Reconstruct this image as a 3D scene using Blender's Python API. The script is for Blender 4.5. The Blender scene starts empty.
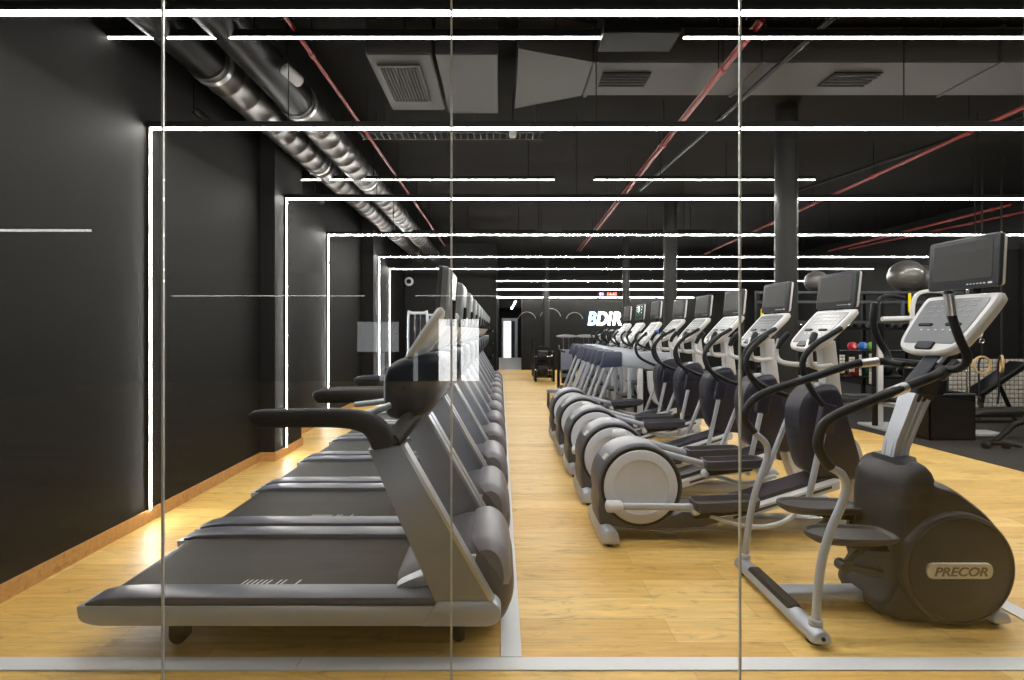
import bpy, bmesh, math, random
from mathutils import Vector, Matrix
R = math.radians
C = bpy.context.scene.collection
sc = bpy.context.scene
random.seed(7)
EYE = 1.5; F = 500.0

def P(x, y, d):
    """a point d metres into the room, read off the photograph"""
    return Vector(((x - 500) * d / F, d, EYE - (y - 330) * d / F))

# ---------------------------------------------------------------- materials
def mat(name, col, rough=.5, metal=0., emit=None, es=0., noise=0., nscale=20., bump=0., bscale=200., coat=0., spec=.5):
    m = bpy.data.materials.new(name); m.use_nodes = True
    nt = m.node_tree; b = nt.nodes['Principled BSDF']
    b.inputs['Base Color'].default_value = (*col, 1)
    b.inputs['Roughness'].default_value = rough
    b.inputs['Metallic'].default_value = metal
    b.inputs['Coat Weight'].default_value = coat
    b.inputs['Specular IOR Level'].default_value = spec
    if emit:
        b.inputs['Emission Color'].default_value = (*emit, 1); b.inputs['Emission Strength'].default_value = es
    tc = nt.nodes.new('ShaderNodeTexCoord')
    n = nt.nodes.new('ShaderNodeTexNoise'); n.inputs['Scale'].default_value = nscale; n.inputs['Detail'].default_value = 5
    nt.links.new(tc.outputs['Object'], n.inputs['Vector'])
    rp = nt.nodes.new('ShaderNodeMapRange'); k = noise if noise else .04
    rp.inputs['To Min'].default_value = 1 - k; rp.inputs['To Max'].default_value = 1 + k
    nt.links.new(n.outputs['Fac'], rp.inputs['Value'])
    mx = nt.nodes.new('ShaderNodeVectorMath'); mx.operation = 'SCALE'
    mx.inputs[0].default_value = col
    nt.links.new(rp.outputs['Result'], mx.inputs['Scale'])
    nt.links.new(mx.outputs['Vector'], b.inputs['Base Color'])
    if bump:
        n2 = nt.nodes.new('ShaderNodeTexNoise'); n2.inputs['Scale'].default_value = bscale
        nt.links.new(tc.outputs['Object'], n2.inputs['Vector'])
        bp = nt.nodes.new('ShaderNodeBump'); bp.inputs['Strength'].default_value = bump; bp.inputs['Distance'].default_value = .002
        nt.links.new(n2.outputs['Fac'], bp.inputs['Height']); nt.links.new(bp.outputs['Normal'], b.inputs['Normal'])
    return m

def s2l(r, g, b):
    return tuple(((c / 255 + .055) / 1.055) ** 2.4 if c > 10 else c / 255 / 12.92 for c in (r, g, b))

M = {}
M['wall'] = mat('charcoal_plaster', s2l(29, 28.5, 27.5), .68, noise=.12, nscale=3, spec=0.16)
M['column'] = mat('dark_column_paint', s2l(40, 40, 40), .55, noise=.08, spec=.3)
M['ceil'] = mat('dark_ceiling', s2l(30, 29, 29), .8, noise=.25, nscale=2, spec=0.1)
M['beam'] = mat('dark_beam', s2l(24, 24, 24), .6, spec=0.1)
M['rubber_floor'] = mat('black_rubber', s2l(52, 52, 54), .75, noise=.2, nscale=90, spec=0.15)
M['silver'] = mat('silver_paint', s2l(178, 184, 195), .36, .35, noise=.03)
M['silver_dk'] = mat('gunmetal_paint', s2l(150, 156, 168), .4, .4, noise=.04)
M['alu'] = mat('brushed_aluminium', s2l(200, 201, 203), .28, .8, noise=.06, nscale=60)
M['offwhite'] = mat('light_grey_plastic', s2l(206, 207, 209), .38, noise=.02)
M['panel'] = mat('console_overlay', s2l(128, 131, 136), .25, noise=.10, nscale=30)
M['disc'] = mat('grey_cover', s2l(200, 203, 211), .42, noise=.03)
M['slate'] = mat('slate_plastic', s2l(68, 69, 79), .42, noise=.06, spec=0.4)
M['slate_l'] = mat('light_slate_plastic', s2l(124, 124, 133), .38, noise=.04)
M['lilac'] = mat('lilac_grey_plastic', s2l(106, 105, 114), .42, noise=.04)
M['navy'] = mat('navy_plastic', s2l(33, 34, 49), .38, noise=.06, spec=0.4)
M["navy_l"] = mat("slate_blue_plastic", s2l(58, 63, 84), .45)
M['charcoal'] = mat('charcoal_plastic', s2l(31, 36, 47), .42, noise=.06, spec=0.32)
M['pedal'] = mat('grey_pedal_plastic', s2l(68, 69, 74), .5, noise=.05, spec=0.35)
M['rail'] = mat('rail_plastic', s2l(76, 80, 94), .36, noise=.05, spec=0.4)
M['grip'] = mat('black_foam', s2l(25, 27, 32), .5, noise=.06, spec=0.3)
M['black'] = mat('black_plastic', s2l(18, 18, 20), .42, noise=.1, spec=0.25)
M['blackm'] = mat('black_metal', s2l(20, 20, 21), .38, .3, noise=.1, spec=0.3)
M['screen'] = mat('screen_glass', s2l(43, 43, 44), .5, noise=.04, spec=.25)
M['green_screen'] = mat('green_screen', s2l(30, 90, 70), .2)
M['bezel'] = mat('bezel_plastic', s2l(62, 65, 70), .35, spec=0.3)
M['belt'] = mat('treadmill_belt', s2l(46, 47, 50), .6, noise=.14, nscale=14, bump=.3, bscale=500, spec=0.15)
M['mark'] = mat('white_print', s2l(200, 198, 190), .6)
M['led'] = mat('led_strip', (1, 1, 1), .5, emit=(1.0, .965, .91), es=125)
M['led2'] = mat('led_strip_dim', (1, 1, 1), .5, emit=(1.0, .97, .93), es=26)
M['duct'] = mat('galvanised_steel', s2l(120, 118, 117), .38, .85, noise=.12, nscale=5)
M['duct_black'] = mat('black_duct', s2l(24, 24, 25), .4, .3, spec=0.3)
M['hvac'] = mat('grey_sheet_metal', s2l(78, 78, 80), .5, .1, noise=.07, nscale=3, spec=0.25)
M['grille'] = mat('grille_dark', s2l(34, 34, 35), .6, spec=0.2)
M['pipe_red'] = mat('red_pipe_paint', s2l(150, 46, 40), .4, noise=.1)
M['red'] = mat('red_rubber', s2l(215, 30, 45), .45)
M['blue'] = mat('blue_rubber', s2l(40, 110, 205), .45)
M['green'] = mat('lime_rubber', s2l(130, 195, 60), .45)
M['dgreen'] = mat('green_rubber', s2l(25, 120, 70), .5)
M['orange'] = mat('orange_red_rubber', s2l(205, 52, 30), .5)
M['yellow'] = mat('yellow_band', s2l(235, 215, 20), .5)
M['ballgrey'] = mat('silver_vinyl', s2l(92, 90, 88), .28, .4, noise=.06)
M['wood_ring'] = mat('pale_wood', s2l(205, 170, 118), .45, noise=.1)
M['strap'] = mat('black_webbing', s2l(22, 22, 22), .8)
M['studs'] = mat('studded_metal', s2l(205, 198, 185), .4, .4)
M['chrome'] = mat('polished_steel', s2l(215, 215, 218), .15, .95)
M['sign_w'] = mat('sign_white', (1, 1, 1), .5, emit=(1, 1, 1), es=7)
M['sign_b'] = mat('sign_blue', (.6, .8, 1), .5, emit=(.22, .55, 1), es=9)
M['led_red'] = mat('display_red', (1, .1, .1), .5, emit=(1, .12, .08), es=6)
M['led_blue'] = mat('display_blue', (.3, .2, 1), .5, emit=(.3, .2, 1), es=6)
M['pane'] = mat('daylight_pane', (.3, .3, .3), .5, emit=(.97, .98, 1), es=10)
M['led3'] = mat('led_strip_faint', (1, 1, 1), .5, emit=(1, .98, .95), es=7)
M['tvback'] = mat('grey_screen_back', s2l(118, 122, 127), .4, noise=.04)
M['pane_dim'] = mat('blind_pane', (.3, .3, .3), .5, emit=(.95, .98, 1), es=1.9)
M['door_pane'] = mat('door_daylight', (.9, .95, 1), .5, emit=(.85, .95, 1), es=1.1, noise=.5, nscale=6)
M['grey_floor'] = mat('grey_ramp', s2l(190, 188, 184), .6, noise=.05)
M['mirror'] = mat('grey_shroud_perspex', s2l(128, 132, 150), .3, noise=.06)
M['strip'] = mat('floor_strip_metal', s2l(218, 220, 224), .5, .05, noise=.04)
M['pearl'] = mat('pale_arch_paint', s2l(130, 130, 130), .5)
M['engraved'] = mat('engraved_lettering', s2l(112, 104, 90), .5)
M['amber'] = mat('amber_badge', s2l(180, 168, 140), .3, .6)
M['water'] = mat('blue_bottle_cap', s2l(60, 100, 190), .4)

def wood_mat(name, plank_w, plank_h, base, light):
    m = bpy.data.materials.new(name); m.use_nodes = True
    nt = m.node_tree; b = nt.nodes['Principled BSDF']; L = nt.links.new
    tc = nt.nodes.new('ShaderNodeTexCoord')
    br = nt.nodes.new('ShaderNodeTexBrick')
    br.inputs['Scale'].default_value = 1
    br.inputs['Brick Width'].default_value = plank_w; br.inputs['Row Height'].default_value = plank_h
    br.inputs['Mortar Size'].default_value = .0012; br.inputs['Mortar Smooth'].default_value = .6
    br.offset = .37; br.inputs['Bias'].default_value = 0
    br.inputs['Color1'].default_value = (*base, 1); br.inputs['Color2'].default_value = (*light, 1)
    br.inputs['Mortar'].default_value = (*[c * .45 for c in base], 1)
    L(tc.outputs['Object'], br.inputs['Vector'])
    mp = nt.nodes.new('ShaderNodeMapping'); mp.inputs['Scale'].default_value = (1.6, 18, 18)
    L(tc.outputs['Object'], mp.inputs['Vector'])
    n = nt.nodes.new('ShaderNodeTexNoise'); n.inputs['Scale'].default_value = 1.6; n.inputs['Detail'].default_value = 8; n.inputs['Roughness'].default_value = .65
    n.inputs['Distortion'].default_value = .6
    L(mp.outputs['Vector'], n.inputs['Vector'])
    r = nt.nodes.new('ShaderNodeMapRange'); r.inputs['From Min'].default_value = .3; r.inputs['From Max'].default_value = .7
    r.inputs['To Min'].default_value = .78; r.inputs['To Max'].default_value = 1.16
    L(n.outputs['Fac'], r.inputs['Value'])
    mp2 = nt.nodes.new('ShaderNodeMapping'); mp2.inputs['Scale'].default_value = (3.2, 11, 11)
    L(tc.outputs['Object'], mp2.inputs['Vector'])
    n2 = nt.nodes.new('ShaderNodeTexNoise'); n2.inputs['Scale'].default_value = 1.5; n2.inputs['Detail'].default_value = 6; n2.inputs['Distortion'].default_value = 1.6
    L(mp2.outputs['Vector'], n2.inputs['Vector'])
    r2 = nt.nodes.new('ShaderNodeMapRange'); r2.inputs['From Min'].default_value = .30; r2.inputs['From Max'].default_value = .44
    r2.inputs['To Min'].default_value = .72; r2.inputs['To Max'].default_value = 1.0
    L(n2.outputs['Fac'], r2.inputs['Value'])
    mu = nt.nodes.new('ShaderNodeMath'); mu.operation = 'MULTIPLY'
    L(r.outputs['Result'], mu.inputs[0]); L(r2.outputs['Result'], mu.inputs[1])
    sc_ = nt.nodes.new('ShaderNodeVectorMath'); sc_.operation = 'SCALE'
    L(br.outputs['Color'], sc_.inputs[0]); L(mu.outputs['Value'], sc_.inputs['Scale'])
    L(sc_.outputs['Vector'], b.inputs['Base Color'])
    b.inputs['Roughness'].default_value = .5
    b.inputs['Coat Weight'].default_value = .08; b.inputs['Coat Roughness'].default_value = .25
    return m
M['wood'] = wood_mat('oak_planks', 1.35, .2, s2l(216, 171, 88), s2l(236, 198, 118))
M['wood_base'] = wood_mat('oak_skirting', 2.4, .5, s2l(196, 148, 88), s2l(206, 158, 98))

def glass_mat():
    m = bpy.data.materials.new('clear_glass'); m.use_nodes = True
    nt = m.node_tree; nt.nodes.clear(); L = nt.links.new
    o = nt.nodes.new('ShaderNodeOutputMaterial'); mx = nt.nodes.new('ShaderNodeMixShader')
    t = nt.nodes.new('ShaderNodeBsdfTransparent'); g = nt.nodes.new('ShaderNodeBsdfGlossy')
    t.inputs['Color'].default_value = (.985, .99, .985, 1)
    g.inputs['Roughness'].default_value = 0.0
    f = nt.nodes.new('ShaderNodeFresnel'); f.inputs['IOR'].default_value = 1.5
    geo = nt.nodes.new('ShaderNodeNewGeometry')      # same reflectance entering and leaving the pane
    mr = nt.nodes.new('ShaderNodeMapRange'); mr.inputs['To Min'].default_value = 1.5; mr.inputs['To Max'].default_value = 1 / 1.5
    L(geo.outputs['Backfacing'], mr.inputs['Value']); L(mr.outputs['Result'], f.inputs['IOR'])
    L(f.outputs[0], mx.inputs[0]); L(t.outputs[0], mx.inputs[1]); L(g.outputs[0], mx.inputs[2]); L(mx.outputs[0], o.inputs[0])
    return m
M['glass'] = glass_mat()
M['glass_edge'] = mat('polished_glass_edge', s2l(222, 226, 224), .3, .0, noise=.25, nscale=40)

# ---------------------------------------------------------------- mesh building
def smooth_open(pts, n=6):
    pts = [Vector(p) for p in pts]
    if len(pts) < 3 or n < 2: return pts
    ext = [2 * pts[0] - pts[1]] + pts + [2 * pts[-1] - pts[-2]]
    out = []
    for i in range(1, len(ext) - 2):
        p0, p1, p2, p3 = ext[i - 1:i + 3]
        for k in range(n):
            t = k / n
            out.append(.5 * ((2 * p1) + (p2 - p0) * t + (2 * p0 - 5 * p1 + 4 * p2 - p3) * t * t + (3 * p1 - p0 - 3 * p2 + p3) * t ** 3))
    out.append(pts[-1]); return out

def smooth_closed(pts, n=4):
    pts = [Vector(p) for p in pts]; N = len(pts); out = []
    for i in range(N):
        p0, p1, p2, p3 = pts[i - 1], pts[i], pts[(i + 1) % N], pts[(i + 2) % N]
        for k in range(n):
            t = k / n
            out.append(.5 * ((2 * p1) + (p2 - p0) * t + (2 * p0 - 5 * p1 + 4 * p2 - p3) * t * t + (3 * p1 - p0 - 3 * p2 + p3) * t ** 3))
    return out

def round_corners(pts, r, n=4):
    """polygon with its corners rounded by radius r (number or list)"""
    pts = [Vector((p[0], p[1])) for p in pts]; N = len(pts); out = []
    for i in range(N):
        a, b, c = pts[i - 1], pts[i], pts[(i + 1) % N]
        rr = r[i] if isinstance(r, (list, tuple)) else r
        u = (a - b); v = (c - b); rr = min(rr, u.length * .49, v.length * .49)
        if rr < 1e-5: out.append(b); continue
        p = b + u.normalized() * rr; q = b + v.normalized() * rr
        for k in range(n + 1):
            t = k / n; out.append((1 - t) ** 2 * p + 2 * t * (1 - t) * b + t * t * q)
    return out

def rrect(w, h, r, n=4):
    return round_corners([(-w / 2, -h / 2), (w / 2, -h / 2), (w / 2, h / 2), (-w / 2, h / 2)], r, n)

def circ(r, n=32, cx=0, cy=0, ry=None):
    ry = ry or r
    return [(cx + r * math.cos(2 * math.pi * i / n), cy + ry * math.sin(2 * math.pi * i / n)) for i in range(n)]

class MB:
    def __init__(s): s.bm = bmesh.new()
    def box(s, x0, x1, y0, y1, z0, z1):
        vs = [s.bm.verts.new((x, y, z)) for x in (x0, x1) for y in (y0, y1) for z in (z0, z1)]
        for f in ((0, 1, 3, 2), (4, 6, 7, 5), (0, 4, 5, 1), (2, 3, 7, 6), (0, 2, 6, 4), (1, 5, 7, 3)):
            s.bm.faces.new([vs[i] for i in f])
        return s
    def rings(s, rings, caps=True, close=False):
        rv = [[s.bm.verts.new(p) for p in r] for r in rings]
        n = len(rv[0]); m = len(rv)
        for i in range(m if close else m - 1):
            a, b = rv[i], rv[(i + 1) % m]
            for j in range(n):
                s.bm.faces.new((a[j], a[(j + 1) % n], b[(j + 1) % n], b[j]))
        if caps and not close:
            s.bm.faces.new(rv[0][::-1]); s.bm.faces.new(rv[-1])
        return s
    def extr(s, outline, O, U, V, N, layers, caps=True):
        """outline in (u,v); layers = [(n, inset metres)]: inset pulls the outline in towards its centre"""
        O, U, V, N = (Vector(a) for a in (O, U, V, N))
        pts = [Vector((p[0], p[1])) for p in outline]
        lo = Vector((min(p.x for p in pts), min(p.y for p in pts))); hi = Vector((max(p.x for p in pts), max(p.y for p in pts)))
        c = (lo + hi) / 2; h = (hi - lo) / 2
        rings = []
        for n, ins in layers:
            kx = max(0.02, 1 - ins / max(h.x, 1e-6)); ky = max(.02, 1 - ins / max(h.y, 1e-6))
            rings.append([O + U * (c.x + (p.x - c.x) * kx) + V * (c.y + (p.y - c.y) * ky) + N * n for p in pts])
        return s.rings(rings, caps)
    def prof(s, xz, y0, y1, r=.0):
        """profile in the XZ plane run from y0 to y1, edges eased by r"""
        if r: lay = [(y0, r), (y0 + r * .35, r * .3), (y0 + r, 0), (y1 - r, 0), (y1 - r * .35, r * .3), (y1, r)]
        else: lay = [(y0, 0), (y1, 0)]
        return s.extr(xz, (0, 0, 0), (1, 0, 0), (0, 0, 1), (0, 1, 0), lay)
    def tube(s, pts, r, seg=12, n=5, flat=1.0, caps=True):
        pts = [Vector(p) for p in pts]
        rs = r if isinstance(r, (list, tuple)) else [r] * len(pts)
        if n > 1 and len(pts) > 2:
            path = smooth_open(pts, n); rr = []
            for i in range(len(pts) - 1):
                for k in range(n): rr.append(rs[i] + (rs[i + 1] - rs[i]) * k / n)
            rr.append(rs[-1])
        else: path, rr = pts, rs
        T = []
        for i in range(len(path)):
            a = path[max(i - 1, 0)]; b = path[min(i + 1, len(path) - 1)]
            T.append((b - a).normalized())
        ref = Vector((0, 1, 0)) if abs(T[0].y) < .9 else Vector((1, 0, 0))
        nrm = (ref - T[0] * ref.dot(T[0])).normalized(); rings = []
        for i, p in enumerate(path):
            nrm = (nrm - T[i] * nrm.dot(T[i])).normalized(); bn = T[i].cross(nrm)
            rings.append([p + nrm * (math.cos(2 * math.pi * k / seg) * rr[i]) + bn * (math.sin(2 * math.pi * k / seg) * rr[i] * flat) for k in range(seg)])
        return s.rings(rings, caps)
    def rtube(s, pts, r, seg=12, n=5, e=.4):
        """tube with rounded ends"""
        pts = [Vector(p) for p in pts]
        d0 = (pts[0] - pts[1]).normalized(); d1 = (pts[-1] - pts[-2]).normalized()
        full = [pts[0] + d0 * r * e * 1.0, pts[0] + d0 * r * e * .6] + pts + [pts[-1] + d1 * r * e * .6, pts[-1] + d1 * r * e]
        mid = smooth_open(pts, n)
        full = full[:2] + mid + full[-2:]
        rs = [r * .55, r * .88] + [r] * len(mid) + [r * .88, r * .55]
        return s.tube(full, rs, seg, 1)
    def cyl(s, a, b, r, seg=24, ease=0.0):
        a, b = Vector(a), Vector(b); d = (b - a); L = d.length; d.normalize()
        if ease:
            return s.tube([a, a + d * ease * .4, a + d * ease, b - d * ease, b - d * ease * .4, b], [r - ease, r - ease * .35, r, r, r - ease * .35, r - ease], seg, 1)
        return s.tube([a, b], r, seg, 1)
    def sphere(s, c, r, seg=24, ry=1, rz=1):
        c = Vector(c); rings = []
        for i in range(1, seg // 2):
            a = math.pi * i / (seg // 2)
            rings.append([c + Vector((r * math.sin(a) * math.cos(2 * math.pi * k / seg), r * ry * math.sin(a) * math.sin(2 * math.pi * k / seg), r * rz * math.cos(a))) for k in range(seg)])
        return s.rings(rings, True)
    def torus(s, c, R_, r, U=(1, 0, 0), V=(0, 0, 1), seg=32, s2=10, a0=0, a1=360):
        c, U, V = Vector(c), Vector(U), Vector(V); N = U.cross(V); rings = []
        full = abs(a1 - a0 - 360) < 1e-6
        m = seg if full else seg + 1
        for i in range(m):
            a = R(a0 + (a1 - a0) * i / seg); d = U * math.cos(a) + V * math.sin(a)
            rings.append([c + d * (R_ + r * math.cos(2 * math.pi * k / s2)) + N * (r * math.sin(2 * math.pi * k / s2)) for k in range(s2)])
        return s.rings(rings, not full, close=full)
    def build(s, name, m, parent=None, bevel=0, smooth=True, label=None, root_loc=None):
        bmesh.ops.recalc_face_normals(s.bm, faces=s.bm.faces)
        if bevel:
            es = [e for e in s.bm.edges if len(e.link_faces) == 2 and e.calc_face_angle(0) > R(35)]
            bmesh.ops.bevel(s.bm, geom=es, offset=bevel, segments=2, affect='EDGES', clamp_overlap=True)
        me = bpy.data.meshes.new(name); 
        loc = Vector((0, 0, 0))
        if parent is None and root_loc is not None: loc = Vector(root_loc)
        if parent is not None:
            p = parent
            while p: loc = loc + p.location; p = p.parent
        if loc.length: bmesh.ops.translate(s.bm, verts=s.bm.verts, vec=-loc)
        s.bm.to_mesh(me); s.bm.free()
        if smooth:
            me.polygons.foreach_set('use_smooth', [True] * len(me.polygons))
            me.set_sharp_from_angle(angle=R(38))
        me.materials.append(M[m] if isinstance(m, str) else m)
        o = bpy.data.objects.new(name, me); C.objects.link(o)
        if parent is not None: o.parent = parent
        elif root_loc is not None: o.location = loc
        if label: o['label'] = label
        return o

def thing(name, label, cat, loc=(0, 0, 0), group=None):
    o = bpy.data.objects.new(name, None); C.objects.link(o); o.location = loc; o.empty_display_size = .1
    o['label'] = label; o['category'] = cat
    if group: o['group'] = group
    return o
def tag(o, label, cat, group=None):
    o['label'] = label; o['category'] = cat
    if group: o['group'] = group
    return o
def struct(o): o['kind'] = 'structure'; return o
def dup(root, off, label):
    r = root.copy(); C.objects.link(r); r.location = root.location + Vector(off); r['label'] = label
    def kids(src, dst):
        for ch in src.children:
            c = ch.copy(); C.objects.link(c); c.parent = dst
            kids(ch, c)
    kids(root, r)
    return r
def cbox(name, m, x0, x1, y0, y1, z0, z1, parent=None, bevel=0):
    return MB().box(x0, x1, y0, y1, z0, z1).build(name, m, parent, bevel, smooth=bool(bevel))

def text_mesh(name, txt, size, m, parent, loc, rot, depth=.004, bold=0., shear=0., sx=1.):
    cu = bpy.data.curves.new(name + '_curve', 'FONT'); cu.body = txt; cu.size = size; cu.extrude = depth; cu.offset = bold; cu.shear = shear
    cu.align_x = 'CENTER'; cu.align_y = 'CENTER'; cu.resolution_u = 4
    tmp = bpy.data.objects.new(name + '_tmp', cu); C.objects.link(tmp)
    bpy.context.view_layer.update()
    me = bpy.data.meshes.new_from_object(tmp.evaluated_get(bpy.context.evaluated_depsgraph_get()))
    bpy.data.objects.remove(tmp); bpy.data.curves.remove(cu)
    off = Vector(); pp = parent
    while pp: off = off + pp.location; pp = pp.parent
    me.transform(Matrix.Translation(Vector(loc) - off) @ Matrix.Rotation(rot[2], 4, 'Z') @ Matrix.Rotation(rot[0], 4, 'X') @ Matrix.Diagonal((sx, 1, 1, 1)))
    me.materials.clear(); me.materials.append(M[m]); me.name = name
    o = bpy.data.objects.new(name, me); C.objects.link(o)
    if parent: o.parent = parent
    return o

# ================================================================ ROOM
WX = -2.75      # left wall
RX = 9.95       # right wall
CZ = 4.1        # ceiling
BACKL = 15.0    # back wall left of the corridor
FAR = 18.75     # sign wall
HALL = -10.5    # hall behind the glass

struct(MB().box(-10.6, RX, HALL - .2, 19.0, -.12, 0).build('floor', 'wood', smooth=False))
# rubber floor area
rub = [(5.56, 2.25), (5.53, 5.3), (5.42, 7.5), (5.2, 7.9), (4.9, 8.15), (4.7, 9.0), (4.3, 12), (3.6, 14.5), (3.2, 17), (3.1, 18.73), (RX - .02, 18.73), (RX - .02, 2.25)]
struct(MB().extr(rub, (0, 0, 0), (1, 0, 0), (0, 1, 0), (0, 0, 1), [(.0005, 0), (.008, 0)]).build('floor_rubber', 'rubber_floor', smooth=False))
struct(MB().box(-10.6, RX + .2, 2.0, 27.4, CZ, CZ + .15).build('ceiling', 'ceil', smooth=False))
struct(cbox('ceiling_hall', 'wall', -10.6, RX + .2, HALL - .2, 2.0, 3.16, 3.3))
struct(cbox('wall_left', 'wall', WX - .2, WX, 2.02, 6.1, 0, CZ))
struct(cbox('wall_right', 'wall', RX, RX + .2, HALL, 19.0, 0, CZ))
struct(cbox('wall_back_left', 'wall', -2.86, -.1, BACKL, BACKL + .2, 0, CZ))
struct(cbox('wall_corridor', 'wall', -.3, -.1, BACKL + .2, 27.2, 0, CZ))
w = MB(); w.box(.86, RX, FAR, FAR + .2, 0, CZ); w.box(-.1, .86, FAR, FAR + .2, 2.66, CZ)
struct(w.build('wall_back', 'wall', smooth=False))
struct(cbox('wall_corridor_right', 'wall', 1.18, 1.38, FAR + .2, 27.2, 0, CZ))
struct(cbox('wall_partition', 'wall', 8.35, RX, 9.6, 9.75, 0, 3.05))
# hall behind camera
ops = [(-4.2, -2.97, .86, 1.74, 'pane_dim'), (-1.805, -1.264, .001, 1.82, 'pane'), (-1.147, -.617, .001, 1.82, 'pane')]
w = MB(); px_ = -10.6
for a, b, z0, z1, m_ in ops:
    w.box(px_, a, HALL - .2, HALL, 0, 3.16); w.box(a, b, HALL - .2, HALL, z1, 3.16)
    if z0 > .1: w.box(a, b, HALL - .2, HALL, 0, z0)
    px_ = b
w.box(px_, RX, HALL - .2, HALL, 0, 3.16)
struct(w.build('wall_entrance', 'wall', smooth=False))
for k, (a, b, z0, z1, m_) in enumerate(ops):
    struct(cbox('window_%d' % (5 + k), m_, a, b, HALL - .1, HALL - .06, z0, z1))
for k, (a, b) in enumerate(((-3.50, -3.36), (-2.51, -2.39))):
    t_ = thing('light_column', ['slim pale light column of the hall, mirrored below the faint square', 'slim pale light column of the hall, mirrored over the first treadmill console'][k], 'light', ((a + b) / 2, HALL + .1, 0))
    cbox('lamp_face', 'pane_dim', a, b, HALL + .10, HALL + .16, .02, .84, t_); cbox('back_box', 'black', a, b, HALL + .04, HALL + .10, 0, .86, t_)
struct(cbox('wall_hall_left', 'wall', -10.8, -10.6, HALL, 2.0, 0, 3.16))
struct(cbox('wall_header', 'wall', -10.6, RX, 2.0, 2.16, 3.16, CZ))
struct(cbox('wall_glass_end', 'wall', -10.6, WX - .2, 2.0, 2.16, 0, 3.16))

# baseboards and pilasters
WX2 = -2.86
def wallpoly(name, m, z0, z1, t):
    pts = [(WX, 2.2), (WX, 5.73), (-2.58, 5.73), (-2.58, 6.5), (WX2, 6.5), (WX2, 10.35), (-2.62, 10.35), (-2.62, 11.2), (WX2, 11.2), (WX2, 14.98)]
    b = MB()
    for (x0, y0), (x1, y1) in zip(pts, pts[1:]):
        if abs(x0 - x1) < 1e-6:
            pil = x0 > WX + .01
            b.box(x0, x0 + t, y0 - (t if pil else -t if y0 > 3 else 0), y1 + (t if pil else 0), z0, z1)
        else:
            sgn = -1 if x1 > x0 else 1
            b.box(min(x0, x1), max(x0, x1), min(y0, y0 + sgn * t), max(y0, y0 + sgn * t), z0, z1)
    return b.build(name, m, smooth=False)
struct(wallpoly('baseboard_left', 'wood_base', 0, .1, .014))
struct(cbox('wall_left_deep', 'wall', WX2 - .2, WX2, 6.1, BACKL + .2, 0, CZ))
struct(cbox('wall_pilaster', 'wall', WX2, -2.58, 5.73, 6.5, 0, CZ))
struct(cbox('wall_pilaster', 'wall', WX2, -2.62, 10.35, 11.2, 0, CZ))
struct(cbox('baseboard_back', 'black', WX2 + .02, -.1, BACKL - .015, BACKL, 0, .1))

# floor strips (metal cable raceways)
b = MB()
for x0, x1 in ((WX, -.905), (-.9, 3.2), (3.205, RX)): b.box(x0, x1, 2.20, 2.285, 0, .006)
struct(b.build('trim_1', 'strip', smooth=False))
struct(cbox('trim_2', 'strip', .004, .10, 2.287, 15.5, 0, .007))
struct(cbox('trim_3', 'strip', 2.70, 2.80, 2.287, 8.2, 0, .007))

# glass partition
GY = 2.08
js = [-2.602, -1.402, -.202, .998, 2.198, 3.398]
for i in range(5):
    struct(cbox('window_%d' % (i if i else 8), 'glass', js[i] + .004, js[i + 1] - .004, GY - .006, GY + .006, 0.001, 3.16))
for i in range(1, 5):
    struct(cbox('trim_%d' % (3 + i), 'glass_edge', js[i] - .0038, js[i] + .0038, GY - .005, GY + .005, 0.001, 3.16))
struct(cbox('trim_8', 'strip', -10.6, RX, GY - .02, GY + .02, 3.12, 3.159))

# corridor end: ramp, door
struct(cbox('floor_corridor', 'grey_floor', -.1, 1.18, FAR - .02, 27.0, -.1, .006))
struct(cbox('ceiling_corridor', 'ceil', -.1, 1.18, FAR + .2, 27.0, 2.66, 2.8))
w = MB(); w.box(-.1, 1.18, 27.0, 27.2, 2.14, 2.7); w.box(-.1, .10, 27.0, 27.2, 0, 2.14); w.box(.95, 1.18, 27.0, 27.2, 0, 2.14)
struct(w.build('wall_corridor_end', 'wall', smooth=False))
d = thing('door_1', 'x', 'door', (.5, 27.0, .006)); del d['label']; del d['category']; struct(d)
b = MB(); b.box(.10, .19, 26.96, 27.02, .006, 2.14); b.box(.80, .95, 26.96, 27.02, .006, 2.14); b.box(.19, .80, 26.96, 27.02, 1.98, 2.14)
b.build('door_frame', 'silver', d, smooth=False)
MB().box(.19, .60, 26.99, 27.01, .006, 1.98).build('pane', 'door_pane', d, smooth=False)
MB().box(.60, .80, 26.98, 27.02, .006, 1.98).build('leaf', 'charcoal', d, smooth=False)
t = thing('linear_light', 'short lamp running lengthwise under the corridor ceiling, beyond the wall opening', 'light', (.6, 22, 2.6))
cbox('light_strip', 'led2', .57, .63, 19.3, 26.0, 2.595, 2.61, t); cbox('housing', 'beam', .56, .64, 19.2, 26.1, 2.61, 2.659, t)
b = MB(); b.box(-.1, -.04, FAR - .01, FAR, 0, 2.66); b.box(.80, .86, FAR - .01, FAR, 0, 2.66)
struct(b.build('trim_9', 'blackm', smooth=False))

# columns
for k, (x, y, r) in enumerate(((3.33, 5.82, .122), (3.44, 10.1, .13), (3.53, 14.0, .10), (1.62, 17.6, .12))):
    b = MB().cyl((x, y, 0), (x, y, CZ), r, 32)
    o = b.build('column', 'column', root_loc=(x, y, 0))
    tag(o, ['thick round dark column nearest the glass, behind the screens of the second and third cross-trainers',
            'round dark column right of the middle, between the lit sign and the thickest column',
            'slim round dark column standing just right of the lit letters',
            'slimmest round dark column left of the lit letters, near the corridor'][k], 'column')

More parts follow.
